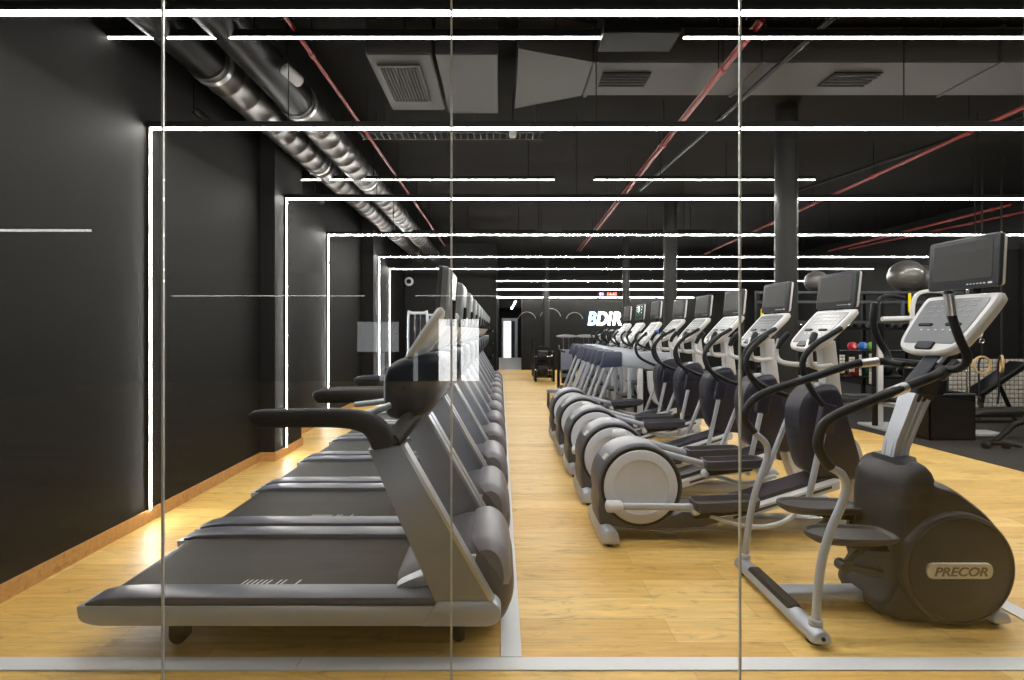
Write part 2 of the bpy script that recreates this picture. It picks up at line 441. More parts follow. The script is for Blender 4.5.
# ================================================================ LED FRAMES
def led_frame(y, z, x0, x1, label, vx=None, zb=.1, mat_='led', beam=True, segs=None):
    t = thing('light_frame' if vx is not None else 'linear_light', label, 'light', ((x0 + x1) / 2, y, z))
    if beam: cbox('housing', 'beam', x0, x1, y - .022, y + .03, z + .006, z + .05, t)
    cbox('light_strip', mat_, x0, x1, y - .008, y + .008, z - .007, z + .006, t)
    k = x0 + 1.1
    while beam and k < x1:
        MB().cyl((k, y, z + .05), (k, y, CZ), .004, 6).build('hanger_rod', 'beam', t); k += 2.4
    if vx is not None:
        cbox('upright_strip', mat_, vx + .02, vx + .024, y - .008, y + .008, zb, z - .007, t)
        cbox('upright_housing', 'wall', vx - .004, vx + .02, y - .012, y + .012, zb, z + .006, t)
    return t
Z1 = EYE + 1.57
led_frame(2.48, Z1, WX, RX, 'brightest long ceiling light line, topmost, running the full width just behind the glass')
led_frame(3.90, Z1, WX, RX, 'lit frame nearest the glass, its upright strip on the bare left wall', vx=WX + .002)
led_frame(5.99, Z1, -2.58, RX, 'second lit frame from the glass, its upright strip on the first pilaster', vx=-2.578)
led_frame(8.26, Z1, WX2, RX, 'third lit frame from the glass, upright strip between the two pilasters', vx=WX2 + .002)
led_frame(10.75, Z1, -2.62, 9.9, 'fourth lit frame from the glass, upright strip on the second pilaster', vx=-2.618)
led_frame(12.87, Z1, WX2, 9.6, 'farthest lit frame with an upright strip, beside the back wall', vx=WX2 + .002)
led_frame(15.4, EYE + 1.51, -.1, 9.7, 'long ceiling light line that starts at the corridor wall, highest of the far three')
led_frame(17.1, EYE + 1.385, -.1, 8.4, 'long ceiling light line just above the small red and blue display')
led_frame(18.45, EYE + 1.2, -.1, 7.15, 'lowest long ceiling light line, washing the wall above the lit letters')
for k, y in enumerate((3.51, 6.83, 10.5)):
    nm = ['nearest the glass', 'in the middle of the room', 'deep in the room'][k]
    for x0, x1, sd in ((-2.78, .74, 'left'), (1.29, 4.30, 'right')):
        t = thing('linear_light', 'thin short ceiling light %s, %s piece of its row' % (nm, sd), 'light', ((x0 + x1) / 2, y, 3.55), 'thin ceiling lights between the frames')
        cbox('light_strip', 'led2', x0, x1, y - .008, y + .008, 3.547, 3.555, t)
        cbox('housing', 'beam', x0, x1, y - .02, y + .02, 3.555, 3.60, t)
        for q in (.30, .6, .9):
            xx = x0 + (x1 - x0) * q
            MB().cyl((xx, y, 3.60), (xx, y, CZ), .005, 8).build('hanger_rod', 'beam', t)
# hall light behind the glass, seen only as reflection
t = thing('linear_light', 'slim ceiling light of the hall, mirrored at the left edge of the glass', 'light', (-7.8, -3.9, 3.12))
cbox('light_strip', 'led3', -9.6, -6.6, -3.92, -3.88, 3.09, 3.12, t); cbox('housing', 'beam', -9.6, -6.6, -3.95, -3.85, 3.12, 3.159, t)
t = thing('linear_light', 'slim wall light mirrored in the left panes as a thin level line', 'light', (-6.8, HALL, 2.49))
cbox('light_strip', 'led3', -9.6, -3.97, HALL + .02, HALL + .04, 2.49, 2.51, t); cbox('housing', 'beam', -9.6, -3.97, HALL, HALL + .02, 2.47, 2.53, t)
t = thing('linear_light', 'slim wall light mirrored as a thin level line over the treadmill screens', 'light', (-1.2, HALL, 2.49))
cbox('light_strip', 'led3', -2.5, -.0, HALL + .02, HALL + .04, 2.49, 2.51, t); cbox('housing', 'beam', -2.5, 0, HALL, HALL + .02, 2.47, 2.53, t)

# ================================================================ CEILING SERVICES
def round_duct(xh, h, r, y0, ys, y1, label):
    x = xh * h; z = EYE + h
    t = thing('round_duct', label, 'duct', (x, y0, z))
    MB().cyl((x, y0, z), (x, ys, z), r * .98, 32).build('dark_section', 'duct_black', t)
    path, rr, yy = [], [], ys
    while yy < y1:                       # spiral seams swell the wall of the duct
        for dy, dr in ((0, .007), (.012, .007), (.022, 0), (.268, 0), (.278, .007)):
            path.append((x, yy + dy, z)); rr.append(r + dr)
        yy += .29
    MB().tube(path, rr, 32, 1).build('pipe', 'duct', t)
    for yy in [ys + .06 + 2.4 * k for k in range(5)]:
        c = MB().cyl((x, yy, z), (x, yy + .05, z), r + .012, 32).build('clamp', 'alu', t)
        MB().box(x - .004, x + .004, yy, yy + .03, z + r, CZ).build('hanger', 'beam', c, smooth=False)
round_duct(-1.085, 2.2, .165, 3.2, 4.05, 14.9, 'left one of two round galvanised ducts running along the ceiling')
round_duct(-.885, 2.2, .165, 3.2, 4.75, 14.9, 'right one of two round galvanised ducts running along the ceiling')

def pipe(a, b_, r, label, n=6, cat='pipe'):
    t = thing('sprinkler_pipe', label, cat, a)
    MB().cyl(a, b_, r, 12).build('pipe', 'pipe_red', t)
    a, b_ = Vector(a), Vector(b_); d = (b_ - a).normalized()
    for i in range(n):
        p = a.lerp(b_, (i + .4) / n)
        c = MB().cyl(p - d * .03, p + d * .03, r * 1.4, 12).build('coupling', 'pipe_red', t)
        MB().box(p.x - .003, p.x + .003, p.y - .003, p.y + .003, p.z + r, CZ).build('hanger', 'beam', c, smooth=False)
def ph(x, y, h): return Vector(((x - 500) * h / (330 - y), F * h / (330 - y), EYE + h))
pipe(ph(275, 2, 2.1), ph(445, 246, 2.1), .015, 'red pipe running along the ceiling beside the round ducts')
pipe(ph(763, 20, 2.1), ph(580, 251, 2.1), .019, 'thick red pipe crossing the ceiling right of the middle')
pipe(ph(758, 20, 2.14), ph(577, 251, 2.14), .008, 'thin red pipe clipped beside the thick one right of the middle')
pipe(ph(1024, 107, 2.1), ph(705, 254, 2.1), .02, 'red pipe slanting across the upper right of the ceiling')
pipe(ph(1010, 205, 2.1), ph(829, 251, 2.1), .022, 'upper one of two distant red pipes above the exercise balls')
pipe(ph(1024, 212, 2.1), ph(849, 249, 2.12), .018, 'lower one of two distant red pipes above the exercise balls')
for a, b_, l in ((ph(835, 15, 2.2), ph(640, 190, 2.2), 'dark conduit on the ceiling left of the vent with the right grille'), (ph(1024, 115, 2.4), ph(780, 196, 2.4), 'dark conduit running to the top of the thickest column')):
    tag(MB().cyl(a, b_, .025, 10).build('conduit', 'duct_black', root_loc=a), l, 'conduit')

# rectangular air duct
h = 2.25; z = EYE + h
t = thing('air_duct', 'wide grey rectangular air duct with two dark slots crossing the ceiling on the right', 'duct', (3, 4.5, z))
x0 = (592 - 500) * h / (330 - 62); 
MB().box(.78, 8.0, 4.2, 4.80, z, z + .3).build('duct_body', 'hvac', t, bevel=.01)
pts0 = [(.78, 4.2), (.15, 4.0), (.15, 5.08), (.78, 4.80)]
MB().extr([(p[0], p[1]) for p in pts0], (0, 0, z), (1, 0, 0), (0, 1, 0), (0, 0, 1), [(-.0, 0), (.32, 0)]).build('tapered_end', 'hvac', t, smooth=False)
for xx in (.90, 2.92):
    f = cbox('slot_grille', 'black', xx, xx + .42, 4.36, 4.60, z - .012, z - .001, t)
    g = MB()
    for q in range(5): g.box(xx, xx + .42, 4.385 + q * .05, 4.389 + q * .05, z - .02, z - .012)
    g.build('louvre', 'hvac', f, smooth=False)
for xx in (.80, 2.2, 4.2, 6.2): MB().box(xx, xx + .03, 4.18, 4.82, z - .008, z + .31).build('flange', 'hvac', t, smooth=False)
t = thing('ceiling_air_unit', 'grey boxed air unit with a square slatted grille, left of the middle', 'air unit', (-.7, 4.6, z))
MB().box(-1.1, -.56, 4.08, 5.12, z, z + .3).build('body', 'hvac', t, bevel=.01)
g = cbox('grille', 'grille', -1.02, -.70, 4.25, 4.88, z - .012, z - .001, t)
b = MB()
for q in range(11): b.box(-1.01 + q * .029, -1.0 + q * .029, 4.27, 4.86, z - .022, z - .012)
b.build('slats', 'hvac', g, smooth=False)
b = MB(); b.box(-1.04, -1.02, 4.23, 4.9, z - .02, z); b.box(-.70, -.68, 4.23, 4.9, z - .02, z); b.box(-1.02, -.7, 4.23, 4.25, z - .02, z); b.box(-1.02, -.7, 4.88, 4.9, z - .02, z)
b.build('grille_frame', 'hvac', g, smooth=False)
tag(MB().box(-.53, -.02, 4.08, 5.2, z, CZ - .001).build('duct_box', 'hvac', bevel=.008, root_loc=(-.3, 4.6, z)), 'plain grey duct box between the grille unit and the tapered duct', 'duct')
b = MB().box(.70, 1.22, 3.36, 3.60, 3.50, 3.72); b.box(.95, .97, 3.47, 3.49, 3.72, CZ)
tag(b.build('junction_box', 'duct_black', bevel=.006, root_loc=(.95, 3.5, 3.5)), 'small grey hung box filling the gap in the first thin ceiling light', 'box')
t = thing('ceiling_speaker', 'small pale speaker hung beside the round ducts', 'speaker', (-1.75, 4.1, 3.62))
MB().cyl((-1.75, 4.05, 3.62), (-1.68, 4.2, 3.58), .05, 16, .01).build('body', 'offwhite', t); MB().cyl((-1.75, 4.1, 3.65), (-1.75, 4.1, CZ), .008, 8).build('stem', 'beam', t)
t = thing('ceiling_sensor', 'small white box hung under the ceiling in the middle', 'sensor', (.14, 5.5, 3.62))
MB().box(.10, .18, 5.46, 5.54, 3.62, 3.72).build('body', 'offwhite', t, bevel=.01); MB().cyl((.14, 5.5, 3.72), (.14, 5.5, CZ), .006, 8).build('stem', 'beam', t)
# cable tray
b = MB(); b.box(-1.6, .5, 5.62, 5.64, 3.72, 3.78); b.box(-1.6, .5, 5.82, 5.84, 3.72, 3.78)
for q in range(28): b.box(-1.58 + q * .075, -1.565 + q * .075, 5.64, 5.82, 3.72, 3.73)
for q in (-1.3, -.3, .4): b.box(q, q + .01, 5.73, 5.74, 3.73, CZ)
tag(b.build('cable_tray', 'hvac', smooth=False, root_loc=(-.5, 5.7, 3.72)), 'wire cable tray hung across the ceiling behind the duct boxes', 'cable tray')
t = thing('security_camera', 'round dome camera on the back wall left of the treadmill screens', 'camera', (-2.72, 14.98, 2.95))
MB().cyl((-2.72, 14.99, 2.95), (-2.72, 14.93, 2.95), .13, 20, .015).build('housing', 'offwhite', t); MB().sphere((-2.72, 14.92, 2.95), .075, 16).build('dome', 'black', t)
for k, (yy) in enumerate((4.35, 7.2)):
    t = thing('spotlight', ['small dark spotlight on the upper left wall near the glass', 'small pale spotlight high on the left, farther in'][k], 'spotlight', (-2.62, yy, 3.6))
    MB().cyl((-2.66, yy, 3.42), (-2.58, yy + .1, 3.34), .035, 14, .006).build('head', 'blackm' if k == 0 else 'hvac', t); MB().cyl((-2.66, yy, 3.42), (-2.66, yy, CZ), .008, 8).build('stem', 'blackm', t)

# ================================================================ SCREEN (shared by the machines)
def tv(parent, xc, yc, z0, z1, w, lean=8, name='screen', green=False, thick=.04, back='offwhite'):
    """flat screen facing -X, centre bottom at (xc, yc, z0)"""
    h = (z1 - z0); a = R(lean)
    V = Vector((math.sin(a), 0, math.cos(a))); N = Vector((-math.cos(a), 0, math.sin(a))); U = Vector((0, -1, 0))
    O = Vector((xc, yc, (z0))) + V * (h / 2)
    b = MB().extr(rrect(w, h, .02), O, U, V, N, [(-thick, .02), (-thick * .8, .006), (-.012, .0)])
    sh = b.build('screen_housing', back, parent)
    b = MB().extr(rrect(w, h, .02), O, U, V, N, [(-.012, 0), (.006, .0), (.010, .004)])
    fr = b.build('bezel', 'bezel', sh)
    b = MB().extr(rrect(w * .84, h * .74, .006), O + V * h * .045, U, V, N, [(.0100, 0), (.0115, .001)])
    b.build('screen_glass', 'green_screen' if green else 'screen', sh)
    b = MB()
    for q in range(6): b.extr(rrect(w * .022, h * .022, .001), O - V * h * .42 - U * (w * (.1 + .045 * q)) * -1, U, V, N, [(.010, 0), (.012, 0)])
    b.extr(rrect(w * .05, h * .035, .003), O - V * h * .42 + U * w * .40, U, V, N, [(.010, 0), (.013, 0)])
    b.build('buttons', 'offwhite', sh)
    return sh

def console(parent, B, T, w, yc, thick=.06, overlay='panel', body='offwhite', tray=True, mirror=1):
    """tilted console, lower edge B=(x,z), upper edge T=(x,z), facing -X"""
    Bv = Vector((B[0], yc, B[1])); Tv = Vector((T[0], yc, T[1])); V = (Tv - Bv); L = V.length; V.normalize()
    U = Vector((0, -1, 0)); N = Vector((-V.z, 0, V.x))
    out = smooth_closed([(0, 0), (w * .27, L * .03), (w * .42, L * .16), (w * .47, L * .4), (w * .5, L * .8), (w * .49, L * .97), (w * .42, L), (0, L * 1.01),
                         (-w * .42, L), (-w * .49, L * .97), (-w * .5, L * .8), (-w * .47, L * .4), (-w * .42, L * .16), (-w * .27, L * .03)], 4)
    c = MB().extr([(p.x, p.y) for p in out], Bv, U, V, N, [(-thick, .03), (-thick * .75, .008), (-thick * .3, 0), (-.008, .003), (0, .012)]).build('console', body, parent)
    out2 = [(p.x * .84, L * .30 + (p.y - L * .3) * .88) for p in out if True]
    out2 = [(p[0], max(p[1], L * .16)) for p in out2]
    MB().extr(out2, Bv, U, V, N, [(0.0, 0), (.003, .003)]).build('overlay', overlay, c)
    b = MB()
    for s_ in (-1, 1):
        b.extr(rrect(w * .2, L * .045, L * .02), Bv + U * (s_ * w * .19) + V * L * .47, U, V, N, [(.003, 0), (.012, .002)])
    b.build('keypad_ledge', 'black', c)
    b = MB()
    for r_ in range(4):
        for q in range(5):
            b.extr(rrect(w * .085, L * .028, .003), Bv + U * (w * (-.26 + .13 * q)) + V * L * (.62 + .085 * r_), U, V, N, [(.003, 0), (.0045, .001)])
    b.build('display_window', 'slate_l', c)
    if tray:
        b = MB().extr(rrect(w * .24, L * .13, .012), Bv + V * L * .12, U, V, N, [(.0, 0), (.010, .003)])
        b.build('clip', 'charcoal', c)
    b = MB()
    for q, cc in enumerate((-.2, -.1, 0, .1, .2)):
        b.extr(rrect(w * .03, L * .025, .003), Bv + U * (w * cc) + V * L * .38, U, V, N, [(.003, 0), (.006, .001)])
    b.build('control_keys', 'mark', c)
    return c

# ================================================================ TREADMILL
def make_treadmill():
    yn, yf = 2.28, 3.12; yc = 2.70
    t = thing('treadmill', 'x', 'treadmill', (-.95, yc, 0), 'row of treadmills on the left')
    for s_, ya, yb in ((0, yn, yn + .13), (1, yf - .13, yf)):
        pf = round_corners([(-1.90, .236), (-1.90, .250), (-1.83, .272), (-1.68, .280), (-.34, .280), (-.05, .268), (-.05, .236)], [.005, .02, .05, .03, .02, .02, .005], 4)
        MB().prof(pf, ya, yb, .010).build('side_rail', 'rail', t)
        pf = round_corners([(-1.93, .242), (-1.92, .175), (-1.85, .152), (-.28, .152), (-.28, .242)], [.01, .03, .04, 0, 0], 4)
        MB().prof(pf, ya - .006, yb + .006, .004).build('lower_trim', 'silver', t)
        pf = round_corners([(-.36, .150), (-.045, .150), (.0, .172), (.008, .225), (-.03, .266), (-.285, .266), (-.315, .22)], [0, .02, .03, .03, .03, .0, 0], 4)
        MB().prof(pf, ya - .008, yb - (.05 if s_ == 0 else .0), .006).build('front_foot', 'silver', t)
        # upright
        yu0, yu1 = (ya - .004, ya + .062) if s_ == 0 else (yb - .062, yb + .004)
        pf = [(-.295, .26), (-.046, .262), (-.452, .97), (-.603, .955)]
        MB().prof(pf, yu0, yu1, .008).build('upright', 'silver_dk', t)
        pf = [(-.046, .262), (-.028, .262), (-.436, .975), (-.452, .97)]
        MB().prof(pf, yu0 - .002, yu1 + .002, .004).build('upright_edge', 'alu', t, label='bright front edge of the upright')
        # handrail
        ym = (yu0 + yu1) / 2
        rs = [.018, .028, .031, .031, .032, .037, .044, .045]
        ps = [(-1.145, ym, 1.078), (-1.13, ym, 1.085), (-1.08, ym, 1.090), (-.85, ym, 1.095), (-.70, ym, 1.09), (-.60, ym, 1.065), (-.545, ym, 1.005), (-.53, ym, .965)]
        MB().tube(ps, rs, 16, 4, flat=1.45).build('handrail', 'grip', t)
        # hood wing
        pf = smooth_closed([(-.50, .272), (-.42, .32), (-.33, .352), (-.24, .36), (-.22, .33), (-.30, .30), (-.40, .274)], 3)
        yw = (yn + .09, yn + .16) if s_ == 0 else (yf - .16, yf - .09)
        MB().prof([(p.x, p.y) for p in pf], yw[0], yw[1], .01).build('hood_wing', 'silver', t)
    MB().box(-1.86, -.34, yn + .125, yf - .125, .15, .248).build('deck', 'black', t, bevel=.01)
    pf = [(-1.87, .20)] + [(-1.862, .235), (-1.84, .252), (-1.8, .256), (-.36, .256), (-.34, .245), (-.34, .20)]
    MB().prof(pf, yn + .135, yf - .135).build('belt', 'belt', t)
    b = MB()
    for k in list(range(6)) + [7, 8, 11]:
        x = -1.27 + k * .024
        b.extr([(x, 0), (x + .006, 0), (x + .02, .05), (x + .014, .05)], (0, yn + .16, 0), (1, 0, 0), (0, 1, 0), (0, 0, 1), [(.2562, 0), (.2570, 0)])
    b.build('belt_marking', 'mark', t)
    b = MB(); b.tube([(-1.84, yn + .14, .2), (-1.84, yf - .14, .2)], .05, 16, 1)
    b.build('rear_roller', 'black', t)
    # hood
    pf = smooth_closed([(-.52, .26), (-.42, .34), (-.30, .41), (-.16, .455), (-.04, .44), (.04, .36), (.07, .25), (.06, .13), (.01, .05), (-.08, .02), (-.3, .06), (-.5, .15)], 4)
    h = MB().extr([(p.x, p.y) for p in pf], (0, 0, 0), (1, 0, 0), (0, 0, 1), (0, 1, 0), [(yn + .13, .10), (yn + .15, .05), (yn + .20, .015), (yn + .27, 0), (yf - .27, 0), (yf - .2, .015), (yf - .15, .05), (yf - .13, .1)]).build('motor_hood', 'slate', t)
    pf = smooth_closed([(-.14, .46), (-.06, .474), (.015, .43), (.052, .345), (.053, .25), (.0, .19), (-.05, .17), (-.03, .26), (-.045, .35), (-.09, .42)], 4)
    MB().extr([(p.x, p.y) for p in pf], (0, 0, 0), (1, 0, 0), (0, 0, 1), (0, 1, 0), [(yn + .145, .04), (yn + .18, .01), (yn + .22, 0.0), (yf - .22, .0), (yf - .18, .01), (yf - .145, .04)]).build('hood_band', 'lilac', h, label='lighter grey band over the hood')
    MB().extr(round_corners([(-.155, .33), (-.135, .33), (-.115, .41), (-.14, .41)], .006), (0, 0, 0), (1, 0, 0), (0, 0, 1), (0, 1, 0), [(yn + .135, 0), (yn + .16, 0)]).build('badge', 'mark', h)
    # feet
    for s_, yy in ((0, yn + .13), (1, yf - .13)):
        b = MB().cyl((-1.54, yy - .03, .042), (-1.54, yy + .03, .042), .042, 20, .006); b.box(-1.57, -1.50, yy - .04, yy + .04, .06, .155)
        b.build('foot', 'black', t)
        MB().cyl((-.2, yy + (.02 if s_ == 0 else -.02), 0), (-.2, yy + (.02 if s_ == 0 else -.02), .15), .03, 16, .005).build('foot', 'black', t)
    # console: cross support, side pods, display slab
    MB().tube([(-.50, yn + .03, .985), (-.44, yn + .2, 1.06), (-.42, yc, 1.09), (-.44, yf - .2, 1.06), (-.50, yf - .03, .985)], .045, 12, 4).build('cross_support', 'black', t)
    pf = smooth_closed([(-.575, 1.27), (-.54, 1.33), (-.46, 1.365), (-.31, 1.375), (-.28, 1.33), (-.285, 1.20), (-.35, 1.10), (-.44, 1.06), (-.54, 1.065), (-.575, 1.12)], 4)
    p = MB().extr([(q.x, q.y) for q in pf], (0, 0, 0), (1, 0, 0), (0, 0, 1), (0, 1, 0), [(yn + .17, .05), (yn + .185, .015), (yn + .21, 0), (yf - .21, 0), (yf - .185, .015), (yf - .17, .05)]).build('console_pod', 'charcoal', t)
    MB().cyl((-.47, yn + .165, 1.215), (-.47, yn + .18, 1.215), .014, 12).build('screw', 'black', p)
    console(t, (-.50, 1.33), (-.30, 1.62), .52, yc, .05, tray=False)
    for s_ in (-1, 1):
        MB().rtube([(-.54, yc + s_ * .24, 1.13), (-.68, yc + s_ * .27, 1.08), (-.86, yc + s_ * .28, 1.055)], .017, 12, 4).build('sensor_grip', 'silver', t)
    MB().cyl((-.27, yc, 1.52), (-.26, yc, 1.66), .025, 12).build('screen_neck', 'black', t)
    tv(t, -.315, yc, 1.555, 1.825, .42, lean=4, thick=.05, back='tvback')
    MB().box(-.05, .03, yc - .06, yc + .06, 0.007, .05).build('power_socket', 'offwhite', t, bevel=.004)
    return t
TM = make_treadmill()
ords = ['nearest', 'second nearest', 'third nearest', 'fourth nearest', 'fifth nearest', 'sixth nearest', 'seventh nearest', 'eighth nearest', 'ninth nearest', 'tenth nearest', 'eleventh nearest', 'farthest']
TM['label'] = 'silver and black treadmill nearest the glass, its whole side rail and belt in view'
for k in range(1, 12):
    dup(TM, (0, .88 * k, 0), 'silver and black treadmill, %s to the glass in the left row' % (ords[k]) if k < 11 else 'silver and black treadmill, farthest from the glass in the left row')

# ================================================================ ELLIPTICAL (cross-trainer)
def make_elliptical(phase=0):
    yc = 3.72
    t = thing('elliptical_trainer', 'x', 'elliptical trainer', (1.6, yc, 0), 'row of cross-trainers on the right')
    # rear foot
    def foot(x, half, w=.12, nm='rear_foot', hz=.125):
        pf = smooth_closed([(x - w / 2, .03), (x - w / 2 + .01, hz - .02), (x, hz), (x + w / 2 - .01, hz - .03), (x + w / 2, .03), (x + w / 2 - .012, .022), (x - w / 2 + .012, .022)], 2)
        f = MB().prof([(p.x, p.y) for p in pf], yc - half, yc + half, .02).build(nm, 'silver', t)
        for s_ in (-1, 1): MB().cyl((x, yc + s_ * (half - .05), 0), (x, yc + s_ * (half - .05), .025), .026, 16).build('rubber_foot', 'black', f)
        return f
    foot(.765, .29)
    foot(2.78, .29, nm='front_foot', hz=.09)
    MB().prof(round_corners([(.76, .03), (2.75, .03), (2.75, .12), (.76, .12)], .02), yc - .055, yc + .055, .01).build('base_beam', 'silver', t)
    # rear drum
    cx, cz, r = 1.0, .385, .30
    hp = [(cx + r * math.cos(a), cz + r * math.sin(a)) for a in [R(-60 + 255 * i / 26) for i in range(27)]] + [(.70, .22), (.715, .11), (1.0, .075), (1.45, .095), (1.62, .14), (1.45, .19), (1.30, .20)]
    h = MB().extr(hp, (0, 0, 0), (1, 0, 0), (0, 0, 1), (0, 1, 0), [(yc - .165, .012), (yc - .155, .003), (yc - .14, 0), (yc + .14, 0), (yc + .155, .003), (yc + .165, .012)]).build('drum_housing', 'slate', t)
    for s_ in (-1, 1):
        y0 = yc + s_ * .164
        MB().extr(circ(.283, 40, cx, cz), (0, y0, 0), (1, 0, 0), (0, 0, 1), (0, s_, 0), [(-.002, 0), (.002, .0)]).build('drum_ring', 'black', h)
        MB().extr(circ(.262, 48, cx, cz), (0, y0, 0), (1, 0, 0), (0, 0, 1), (0, s_, 0), [(.002, 0), (.012, .003), (.018, .02), (.018, .065), (.014, .07), (.010, .078), (.012, .2)]).build('drum_cover', 'disc', h)
    # light top band + badge
    bp = [(cx + (r + .004) * math.cos(a), cz + (r + .004) * math.sin(a)) for a in [R(35 + 110 * i / 16) for i in range(17)]] + [(cx + (r - .02) * math.cos(a), cz + (r - .02) * math.sin(a)) for a in [R(145 - 110 * i / 16) for i in range(17)]]
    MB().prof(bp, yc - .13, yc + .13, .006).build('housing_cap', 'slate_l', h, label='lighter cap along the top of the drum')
    a0 = R(140)
    bc = Vector((cx + (r + .006) * math.cos(a0), yc - .09, cz + (r + .006) * math.sin(a0)))
    MB().extr(rrect(.075, .05, .012), bc, (0, 1, 0), (-math.sin(a0), 0, math.cos(a0)), (math.cos(a0), 0, math.sin(a0)), [(-.004, 0), (.005, .002)]).build('badge', 'mark', h)
    # pedals + arms
    for s_ in (-1, 1):
        up = (s_ == 1) != bool(phase)
        yp = yc + s_ * .225
        if not up: a, b_, dx = Vector((.79, yp, .268)), Vector((1.36, yp, .262)), (1.34, .235)
        else: a, b_, dx = Vector((1.02, yp, .60)), Vector((1.66, yp, .43)), (1.60, .40)
        arm = MB()
        arm.tube([a, b_], .017, 12, 1, flat=1.5)
        am = arm.build('pedal_arm', 'silver', t)
        MB().rtube([a - Vector((.035, 0, 0)), a + Vector((.05, 0, -.0))], .042, 14, 2).build('arm_cap', 'offwhite', am)
        px, pz = dx
        dz = .0 if not up else -.0
        pd = MB()
        L = .46
        o1 = round_corners([(0, -.085), (L, -.075), (L, .075), (0, .085)], [.04, .05, .05, .04], 4)
        pd.extr(o1, (px, yp, pz), Vector((1, 0, .04)), (0, 1, 0), (0, 0, 1), [(0, .03), (.02, .006), (.075, 0), (.08, .006), (.078, .012), (.045, .02), (.043, .05)])
        p_ = pd.build('pedal', 'slate', t)
        MB().prof([(px + .02, pz - .05), (px + .38, pz - .0), (px + .38, pz + .02), (px + .02, pz + .01)], yp - .03, yp + .03, .008).build('pedal_bracket', 'black', p_)
        # ramp track
        yr = yc + s_ * .13
        MB().prof([(1.55, .10), (2.42, .37), (2.42, .43), (1.55, .155)], yr - .035, yr + .035, .006).build('ramp_rail', 'offwhite', t, label='pale track of the incline ramp')
        MB().prof([(1.66, .155), (2.36, .372), (2.36, .392), (1.66, .175)], yr - .0365, yr + .0365, 0).build('track_groove', 'bezel', t)
        # connecting link and swing arm
        kx = 1.37 if not up else 1.62; kz = .235 if not up else .37
        ys = yc + s_ * .275
        lk = MB().tube([(kx, yp, kz), (kx + .12, yp + s_ * .02, kz - .035), (kx + .34, ys, kz - .09), (kx + .58, ys, kz - .06 + (.0 if not up else .02)), (2.10, ys, .31)], .016, 10, 5).build('link_rod', 'offwhite', t)
        MB().sphere((kx, yp, kz), .036, 14).build('joint_knob', 'offwhite', lk)
        ya = yc + s_ * .29; xo = 0 if s_ < 0 else .14
        MB().cyl((2.10, ya, .27), (2.225 + xo * .7, ya, .84), .020, 12).build('swing_arm', 'silver', t)
        MB().prof(round_corners([(2.17 + xo, .80), (2.27 + xo, .78), (2.31 + xo, .98), (2.21 + xo, 1.0)], .02), ya - .02 , ya + .03, .008).build('pivot_block', 'navy', t)
        hp_ = [(2.25, ya, .86), (2.24, ya, .95), (2.13, ya, 1.10), (2.08, ya, 1.22), (2.085, ya, 1.31), (2.16, ya, 1.40), (2.26, ya - s_ * .01, 1.46), (2.35, ya - s_ * .02, 1.51)] if s_ < 0 else [(2.40, ya, .88), (2.36, ya, .955), (2.20, ya, 1.01), (2.04, ya, 1.10), (1.98, ya, 1.20), (1.985, ya, 1.29), (2.05, ya, 1.38), (2.14, ya, 1.46)]
        MB().rtube(hp_, .020, 12, 5).build('moving_handle', 'grip', t)
    MB().prof([(1.60, .165), (2.45, .43), (2.45, .47), (1.60, .20)], yc - .10, yc + .10, .01).build('ramp_cover', 'navy', t)
    # front shroud
    pf = smooth_closed([(2.25, 1.06), (2.36, 1.10), (2.45, 1.08), (2.51, .90), (2.58, .68), (2.62, .50), (2.58, .42), (2.45, .42), (2.27, .45), (2.20, .60), (2.17, .80), (2.18, .95)], 4)
    MB().extr([(p.x, p.y) for p in pf], (0, 0, 0), (1, 0, 0), (0, 0, 1), (0, 1, 0), [(yc - .125, .05), (yc - .115, .02), (yc - .09, 0), (yc + .09, 0), (yc + .115, .02), (yc + .125, .05)]).build('front_shroud', 'navy', t)
    pf = smooth_closed([(2.60, .70), (2.66, .55), (2.72, .30), (2.80, .08), (2.70, .06), (2.60, .28), (2.56, .45), (2.54, .6)], 3)
    MB().prof([(p.x, p.y) for p in pf], yc - .07, yc + .07, .015).build('front_support', 'offwhite', t)
    pf = [(2.40, 1.02), (2.52, 1.02), (2.47, 1.42), (2.37, 1.42)]
    MB().prof(pf, yc - .045, yc + .045, .015).build('mast', 'offwhite', t)
    # fixed handlebar
    pts = [(2.18, yc - .20, 1.39), (2.17, yc - .215, 1.33), (2.19, yc - .20, 1.26), (2.27, yc - .15, 1.235), (2.42, yc - .05, 1.24), (2.45, yc, 1.24), (2.42, yc + .05, 1.24), (2.27, yc + .15, 1.235), (2.19, yc + .20, 1.26), (2.17, yc + .215, 1.33), (2.18, yc + .20, 1.39)]
    hb = MB().tube(pts, .019, 12, 5).build('fixed_handlebar', 'offwhite', t)
    for s_ in (-1, 1):
        MB().rtube([(2.18, yc + s_ * .20, 1.36), (2.20, yc + s_ * .185, 1.41), (2.24, yc + s_ * .16, 1.47)], .024, 12, 3).build('hand_grip', 'grip', hb)
        MB().extr(rrect(.02, .07, .006), (2.168, yc + s_ * .195, 1.40), (0, 1, 0), Vector((.3, 0, 1)).normalized(), Vector((-1, 0, .3)).normalized(), [(0, 0), (.006, .002)]).build('pulse_sensor', 'alu', hb)
    console(t, (2.22, 1.36), (2.50, 1.655), .44, yc, .055)
    MB().cyl((2.51, yc, 1.58), (2.53, yc, 1.72), .03, 12).build('screen_neck', 'black', t)
    tv(t, 2.49, yc, 1.66, 1.925, .42, lean=6)
    return t
EA = make_elliptical(0); EB = make_elliptical(1)
EA['label'] = 'cross-trainer with its grey rear drum wholly in view, first from the glass'
EB.location = EB.location + Vector((0, .82, 0))
EB['label'] = 'cross-trainer second of its kind from the glass, screen just left of the thickest column'
